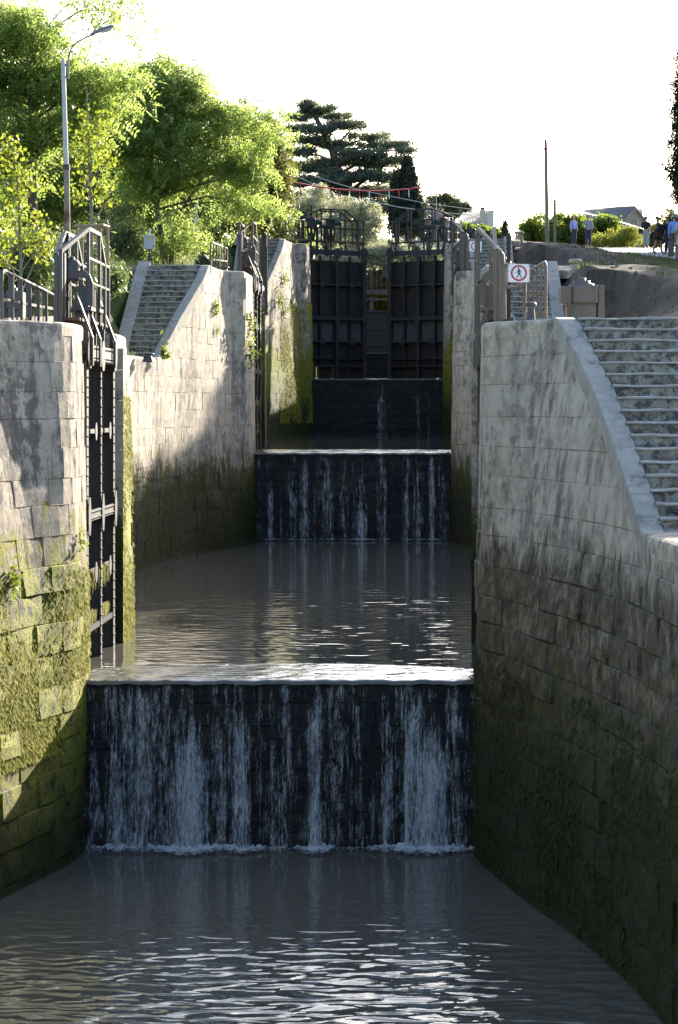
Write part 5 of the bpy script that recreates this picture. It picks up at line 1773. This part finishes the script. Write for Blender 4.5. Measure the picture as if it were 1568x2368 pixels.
pts = []
while len(pts) < 26000:
    d = R.uniform(46, 78); l = R.uniform(.6, 9.0)
    x = axis(d) - off(d, 99) - l
    if in_ramp(d) and l < 6.3 - off(d, 99): continue
    if PITCH * 2 - 4 < d < PITCH * 2 + 8 and l < 2.3: continue
    if math.sin(x * 1.7 + d * .8) + R.uniform(-1, 1.2) < -.6: continue
    pts.append((x, d, ground_z(x, d) - .02))
grass('grass', pts, .12, .5, M['grass'], .014)
pts = []
for k in range(430):
    d = R.uniform(44, 112); x = axis(d) + off(d, 99) + R.uniform(2.6, 11)
    if in_ramp(d) and x < axis(d) + off(d, 99) + 2.3: continue
    big = R.uniform(.2, 1.0) ** 3
    for q in range(int(6 + 30 * big)):
        a, b = x + R.gauss(0, .16), d + R.gauss(0, .2)
        pts.append((a, b, ground_z(a, b) - .02))
for k in range(46):      # thicker tufts along the upper edge of the bank and the path
    d = R.uniform(78, 104); x = R.uniform(9.5, 12.4)
    for q in range(26):
        a, b = x + R.gauss(0, .2), d + R.gauss(0, .3); pts.append((a, b, ground_z(a, b) - .02))
grass('weeds', pts, .05, .20, M['weed'], .016)
# clods and stones on the bare bank
V, Fq = [], []
for k in range(1100):
    d = R.uniform(46, 112); x = axis(d) + off(d, 99) + R.uniform(2.5, 10)
    if in_ramp(d) and x < axis(d) + off(d, 99) + 2.3: continue
    s = R.uniform(.015, .06); z = ground_z(x, d); b = len(V)
    for i, j, h in ((-1, -1, -.5), (1, -1, -.5), (1, 1, -.5), (-1, 1, -.5), (-.6, -.6, .7), (.6, -.6, .8), (.5, .6, .6), (-.6, .5, .8)):
        V.append((x + i * s * R.uniform(.7, 1.3), d + j * s * R.uniform(.7, 1.3), z + h * s))
    Fq += [(b + i, b + j, b + k2, b + l2) for i, j, k2, l2 in ((4, 5, 6, 7), (0, 1, 5, 4), (1, 2, 6, 5), (2, 3, 7, 6), (3, 0, 4, 7))]
link('clods', np_mesh('clods', np.array(V), np.array(Fq), M['clod']), kind='stuff')


# moss cushions and hanging weed on the walls, with darker coloured tufts where shade falls
def moss_on(parent, sg, d0, d1, z0, z1, n, size, mat='moss'):
    C, A, B = [], [], []
    for k in range(n):
        d = NR.uniform(d0, d1); z = z0 + (z1 - z0) * NR.uniform() ** 1.25
        if math.sin(d * 2.1 + z * 1.3) + math.sin(d * .9 - z * 2.2) + NR.uniform(-1.3, 1.3) < -.3: continue
        p = wall_pt(sg, d, z, .015 + NR.uniform(0, .03)); s = size * NR.uniform(.5, 1.5)
        C.append(p); A.append((-sg * s * NR.uniform(.1, .6), s * NR.uniform(-.4, .4), -s)); B.append((-sg * s * .2, s * NR.uniform(.3, .7), s * NR.uniform(-.2, .2)))
    V, Fq = rhombs(np.array(C), np.array(A), np.array(B))
    link('moss', np_mesh('moss', V, Fq, M[mat]), parent, kind='stuff')


walls = [o for o in COL.objects if o.name.startswith('basin_wall')]
wl = {(o['label']): o for o in walls}
for o in walls:
    if 'left edge' in o['label']: moss_on(o, -1, 32, 38.6, 1.7, 4.3, 20000, .03)
    if 'under the near stone stairs' in o['label']: moss_on(o, 1, 26.5, 38.5, .1, 3.0, 13000, .032, 'moss3')
    if 'left of the middle pool' in o['label']:
        moss_on(o, -1, 43.2, 46, 2.6, 6.9, 6000, .03); moss_on(o, -1, 57, 76.5, 2.7, 5.2, 9000, .035, 'moss_shaded')
    if 'carrying the shadow' in o['label']: moss_on(o, -1, 108, 114.5, 6, 11.4, 9000, .05)


def wall_fern(label, sg, d, z, s, n=60):
    c = wall_pt(sg, d, z, .03); t = thing('wall_fern', label, 'plant', c)
    q = NR.normal(size=(n, 3)) * s * .4; q[:, 2] *= 1.5; q[:, 2] -= s * .3; q[:, 0] = -sg * np.abs(q[:, 0])
    V, Fq = simple_leaves(q, s * .42, s * .2, .5)
    link('fronds', np_mesh('fronds', V, Fq, M['fern']), t)


wall_fern('dark fern low on the shaded corner of the near left pier', -1, 35.2, 4.35, .20, 90)
wall_fern('round fern in the sunlit side of the near left pier', -1, 37.6, 4.75, .15, 70)
wall_fern('tuft of yellow green leaves at the left edge of the near pier', -1, 33.6, 6.0, .20, 60)
for (px, py, d, s, lab) in ((481, 705, 71.5, .22, 'upper fern on the sunlit pier below the sloping kerb'), (487, 762, 71.6, .14, 'small fern under the uppermost one on the sunlit pier'), (545, 745, 74.2, .34, 'dark fern on the shaded corner of the middle left pier'), (548, 800, 74.4, .36, 'large fern lower on the shaded corner of the middle left pier')):
    z = EYE - (py - HY) / F * d; wall_fern(lab, -1, d, z, s, 90)
for (px, py, d, s, lab) in ((624, 640, 108.2, .3, 'fern high on the far left wall below the steps'), (617, 688, 107.2, .34, 'middle fern on the far left wall'), (640, 712, 108.8, .26, 'fern nearest the shadow edge on the far left wall')):
    z = EYE - (py - HY) / F * d; wall_fern(lab, -1, d, z, s, 70)
wall_fern('small green tuft on the shaded right wall below the kerb', 1, 37.3, 5.05, .09, 50)
for (px, d, z, s, lab) in ((378, 64.6, 7.95, .34, 'weeds sprouting at the foot of the left stairs'), (1524, 30.0, 5.3, .12, 'green weeds in the corner below the near right stairs')):
    c = Vector(((px - CX) / F * d, d, z)); t = thing('wall_fern', lab, 'plant', c)
    V, Fq = simple_leaves(np.abs(NR.normal(size=(90, 3))) * np.array([s * .35, s * .3, s * .7]) - np.array([s * .2, s * .1, 0]), s * .4, s * .16, -.4)
    link('fronds', np_mesh('fronds', V, Fq, M['fern']), t)
# ------------------------------------------------------------------ people
def skin_mesh(verts, edges, radii, name, mat, sub=1):
    me = bpy.data.meshes.new(name); me.from_pydata(verts, edges, [])
    o = bpy.data.objects.new('tmp', me); COL.objects.link(o)
    md = o.modifiers.new('s', 'SKIN'); md.branch_smoothing = .6
    if not me.skin_vertices: me.skin_vertices.new()
    for i, r in enumerate(radii):
        me.skin_vertices[0].data[i].radius = r if isinstance(r, tuple) else (r, r)
        me.skin_vertices[0].data[i].use_root = (i == 0)
    o.modifiers.new('u', 'SUBSURF').levels = sub
    dg = bpy.context.evaluated_depsgraph_get()
    out = bpy.data.meshes.new_from_object(o.evaluated_get(dg)); out.name = name
    bpy.data.objects.remove(o); out.materials.clear(); out.materials.append(mat)
    out.polygons.foreach_set('use_smooth', np.ones(len(out.polygons), dtype=bool))
    return out


def cloth(name, c): return plain(name, c, .9, .2, 20, 0, .1)


SKIN = plain('skin', (.42, .26, .19), .6, .1, 20, 0, 0)
SKIN2 = plain('skin_tan', (.30, .17, .12), .6, .1, 20, 0, 0)
EYE_M = plain('eye_dark', (.03, .025, .02), .3, .1, 5, 0, 0)


def person(label, p, face, h, shirt, trousers=None, hair=(.03, .02, .015), skin=SKIN, dress=None, arms=('down', 'down'), stride=0.0, sleeve=1.0, hat=None, bald=False, hairlong=False, seated=False, glasses=False, skirt=.30):
    """face = heading in degrees, 0 looks at the camera (-y), 90 looks to +x"""
    t = thing('person', label, 'person', p, math.radians(face))
    V, Ed, Rr = [], [], []
    def v(x, y, z, r, par=None):
        V.append((x * h, y * h, z * h)); Rr.append((r[0] * h, r[1] * h) if isinstance(r, tuple) else r * h)
        if par is not None: Ed.append((par, len(V) - 1))
        return len(V) - 1
    lift = -.40 if seated else 0
    pel = v(0, 0, .53 + lift, (.078, .06)); sp = v(0, .0, .62 + lift, (.072, .055), pel); ch = v(0, .005, .73 + lift, (.082, .06), sp); nb = v(0, .005, .81 + lift, (.045, .04), ch)
    nk = v(0, .0, .85 + lift, .031, nb); jaw = v(0, -.012, .885 + lift, (.038, .042), nk); hd = v(0, -.004, .93 + lift, (.046, .054), jaw); ht = v(0, .0, .972 + lift, (.034, .04), hd)
    ns = v(0, -.064, .912 + lift, .009, hd)
    arm_ix, leg_ix = [], []
    for s, mode in ((-1, arms[0]), (1, arms[1])):
        sh = v(s * .098, .005, .795 + lift, .036, ch)
        if mode == 'down': pts = ((s * .125, .015, .63), (s * .135, -.02, .49))
        elif mode == 'pocket': pts = ((s * .140, .03, .63), (s * .105, -.035, .52))
        elif mode == 'chin': pts = ((s * .13, -.055, .66), (s * .03, -.095, .845))
        elif mode == 'fold': pts = ((s * .13, -.02, .66), (s * .02, -.10, .67))
        elif mode == 'swing': pts = ((s * .12, -.03, .63), (s * .12, -.10, .51))
        elif mode == 'back': pts = ((s * .12, .05, .63), (s * .12, .05, .49))
        el = v(*pts[0][:2], pts[0][2] + lift, .027, sh); wr = v(*pts[1][:2], pts[1][2] + lift, .019, el)
        dv = Vector(pts[1]) - Vector(pts[0]); dv.normalize()
        pa = Vector(pts[1]) + dv * .03; palm = v(pa.x, pa.y, pa.z + lift, (.022, .014), wr)
        for q, ln in ((-.016, .032), (-.006, .040), (.005, .038), (.015, .030)):
            f = pa + dv * ln + Vector((0, q, -.004)); v(f.x, f.y, f.z + lift, .0065, palm)
        th = Vector(pts[1]) + dv * .018 + Vector((0, -.028, -.01)); v(th.x, th.y, th.z + lift, .007, palm)
        arm_ix.append((sh, el, wr))
    for s in (-1, 1):
        st = stride * s
        hp = v(s * .048, .0, .50 + lift, (.056, .056), pel)
        if seated:
            kn = v(s * .07, -.22, .14, .042, hp); an = v(s * .07, -.24, .02, .026, kn); to = v(s * .075, -.33, .012, .018, an)
        else:
            kn = v(s * .052, -.012 - st * .5 - abs(st) * .1, .285, .040, hp); an = v(s * .054, .012 - st, .045 + max(0, -st) * .12, .026, kn); to = v(s * .06, -.085 - st, .016 + max(0, -st) * .02, (.024, .016), an)
        leg_ix.append((hp, kn, an))
    link('body', skin_mesh(V, Ed, Rr, 'body', skin, 2), t)

    def garment(name, ids, edges, extra, mat, scale=None):
        m = {i: k for k, i in enumerate(ids)}
        vv = [V[i] for i in ids]; ee = [(m[a], m[b]) for a, b in edges]
        rr = []
        for i in ids:
            r = Rr[i] if isinstance(Rr[i], tuple) else (Rr[i], Rr[i])
            rr.append((r[0] + extra * h, r[1] + extra * h))
        link(name, skin_mesh(vv, ee, rr, name, mat, 2), t)
    top = dress or shirt
    if top is not None:
        mt = cloth('cloth_top', top)
        ids = [pel, sp, ch, nb]; ed = [(pel, sp), (sp, ch), (ch, nb)]
        for (sh, el, wr) in arm_ix:
            ids += [sh]; ed += [(ch, sh)]
            if sleeve > .3: ids += [el]; ed += [(sh, el)]
            if sleeve > .8: ids += [wr]; ed += [(el, wr)]
        garment('dress' if dress else 'shirt', ids, ed, .010, mt)
        if dress:
            mb = MB(); z0, z1 = .60 * h, skirt * h; n = 20; Vv = []
            for q in range(5):
                f = q / 4; z = z0 + (z1 - z0) * f
                for k in range(n):
                    w = 2 * math.pi * k / n; r = (.080 + .045 * f) * h * (1 + .05 * math.sin(w * 6) * f)
                    Vv.append((r * math.cos(w), r * .82 * math.sin(w) - stride * .0, z))
            mb.add(Vv, [(q * n + k, q * n + (k + 1) % n, (q + 1) * n + (k + 1) % n, (q + 1) * n + k) for q in range(4) for k in range(n)], True)
            mb.build('skirt', mt, t, fix=True)
    if trousers is not None:
        ids = [pel]; ed = []
        for (hp, kn, an) in leg_ix: ids += [hp, kn, an]; ed += [(pel, hp), (hp, kn), (kn, an)]
        garment('trousers', ids, ed, .012, cloth('cloth_trousers', trousers))
    hz = (.93 + lift) * h
    hm = plain('hair', hair, .6, .3, 30, 0, .2)
    if not bald:
        mb = MB(); mb.ball((0, .012 * h, hz + .016 * h), .054 * h, 12, 8, (.95, 1.1, .98)); 
        if hairlong:
            mb.ball((0, .035 * h, hz - .05 * h), .05 * h, 10, 8, (1.15, .8, 1.7))
        # keep the face free
        keep = [i for i, p_ in enumerate(mb.v)]
        for i, p_ in enumerate(mb.v):
            if p_[1] < -.012 * h and p_[2] < hz + .028 * h: mb.v[i] = (p_[0] * .92, max(p_[1], -.012 * h), p_[2])
        mb.build('hair', hm, t)
    for s in (-1, 1):
        mb = MB(); mb.ball((s * .019 * h, -.053 * h, hz + .002 * h), .0065 * h, 6, 4); mb.build('eye', EYE_M, t)
        mb = MB(); mb.ball((s * .047 * h, .004 * h, hz - .006 * h), .012 * h, 6, 5, (.45, .8, 1.3)); mb.build('ear', skin, t)
    mb = MB(); mb.bar((-.014 * h, -.056 * h, hz - .038 * h), (.014 * h, -.056 * h, hz - .038 * h), .004 * h, .005 * h); mb.build('mouth', plain('lips', (.30, .12, .10), .5), t)
    if glasses:
        mb = MB()
        for s in (-1, 1): mb.b2((s * .019 * h - .014 * h, -.064 * h, hz - .008 * h), (s * .019 * h + .014 * h, -.058 * h, hz + .010 * h))
        mb.bar((-.047 * h, -.056 * h, hz + .006 * h), (.047 * h, -.056 * h, hz + .006 * h), .004 * h); mb.build('sunglasses', M['black'], t)
    if hat:
        mb = MB(); mb.lathe((0, .004 * h, hz), [(.082 * h, -.006 * h), (.080 * h, .002 * h), (.060 * h, .016 * h), (.054 * h, .05 * h), (.03 * h, .066 * h), (.005, .069 * h)], 16); mb.build('hat', cloth('hat_cloth', hat), t)
    if not seated:
        for s, (hp, kn, an) in zip((-1, 1), leg_ix):
            a = Vector(V[an]); mb = MB(); mb.ball((a.x, a.y - .05 * h, max(.018 * h, a.z - .032 * h)), .03 * h, 8, 5, (.75, 1.9, .6)); mb.build('shoe', M['iron'], t)
    return t


def stand(px, d): 
    x = (px - CX) / F * d
    return Vector((x, d, ground_z(x, d) + .035))


person('bald man in lilac blue shirt and sunglasses standing by the hedge', stand(1327, 138.5), 38, 1.70, (.30, .33, .62), (.035, .035, .055), bald=True, arms=('down', 'pocket'), glasses=True)
person('dark haired man in grey shirt with his hand at his chin', stand(1360, 137.5), 12, 1.78, (.20, .25, .34), (.03, .03, .06), arms=('chin', 'pocket'))
person('man in black T-shirt and light grey jeans seen from behind', stand(1494, 139), 150, 1.78, (.012, .012, .014), (.22, .26, .27), hair=(.05, .03, .02), arms=('down', 'down'), sleeve=.5)
person('woman in short black sleeveless dress with her hair up', stand(1521, 114), 60, 1.70, None, None, hair=(.16, .09, .05), skin=SKIN2, dress=(.012, .010, .012), arms=('fold', 'down'), stride=.10, sleeve=.1, skirt=.36)
person('woman with long dark hair in dark clothes stepping to the left', stand(1545, 110), -60, 1.68, None, (.02, .022, .04), hair=(.03, .018, .015), dress=(.02, .02, .03), arms=('down', 'down'), stride=.13, sleeve=.6, hairlong=True, skirt=.36)
person('man in bright blue shirt and white hat seen from behind', stand(1560, 106), 165, 1.78, (.22, .36, .78), (.10, .085, .075), arms=('down', 'down'), hat=(.62, .62, .60))
person('woman in beige belted dress at the right edge', stand(1574, 92), -150, 1.68, None, None, hair=(.03, .02, .015), skin=SKIN2, dress=(.48, .43, .36), arms=('swing', 'down'), stride=.08, sleeve=.5, skirt=.34)
person('bearded man sitting low beyond the path, only his head showing', stand(1479, 151.5), -70, 1.75, (.55, .56, .60), (.1, .1, .12), seated=True)


# things the walkers carry
def bag(label, c, w, h, col, strap):
    t = thing('bag', label, 'bag', c)
    m = cloth('bag_cloth', col)
    mb = MB(); mb.box((0, 0, -h * .5), (w, w * .45, h), .2, w * .14); mb.build('pouch', m, t)
    mb = MB(); mb.tube([(-w * .38, 0, -.02), (-w * .2, 0, strap * .7), (0, 0, strap), (w * .2, 0, strap * .7), (w * .38, 0, -.02)], .012, 5); mb.build('strap', m, t)


c = stand(1494, 139); bag('dark shoulder bag on the hip of the man in black', c + Vector((-.30, -.05, 1.05)), .26, .26, (.03, .018, .018), .30)
c = stand(1521, 114); bag('brown handbag hanging in front of the woman in black', c + Vector((.02, -.27, .98)), .30, .28, (.06, .022, .015), .35)
c = stand(1545, 110); bag('navy shoulder bag of the long haired woman', c + Vector((-.30, -.12, 1.30)), .34, .28, (.012, .014, .028), .22)
c = stand(1574, 92); bag('brown and white tote bag carried at the right edge', c + Vector((-.36, .0, .70)), .22, .55, (.16, .13, .11), .20)
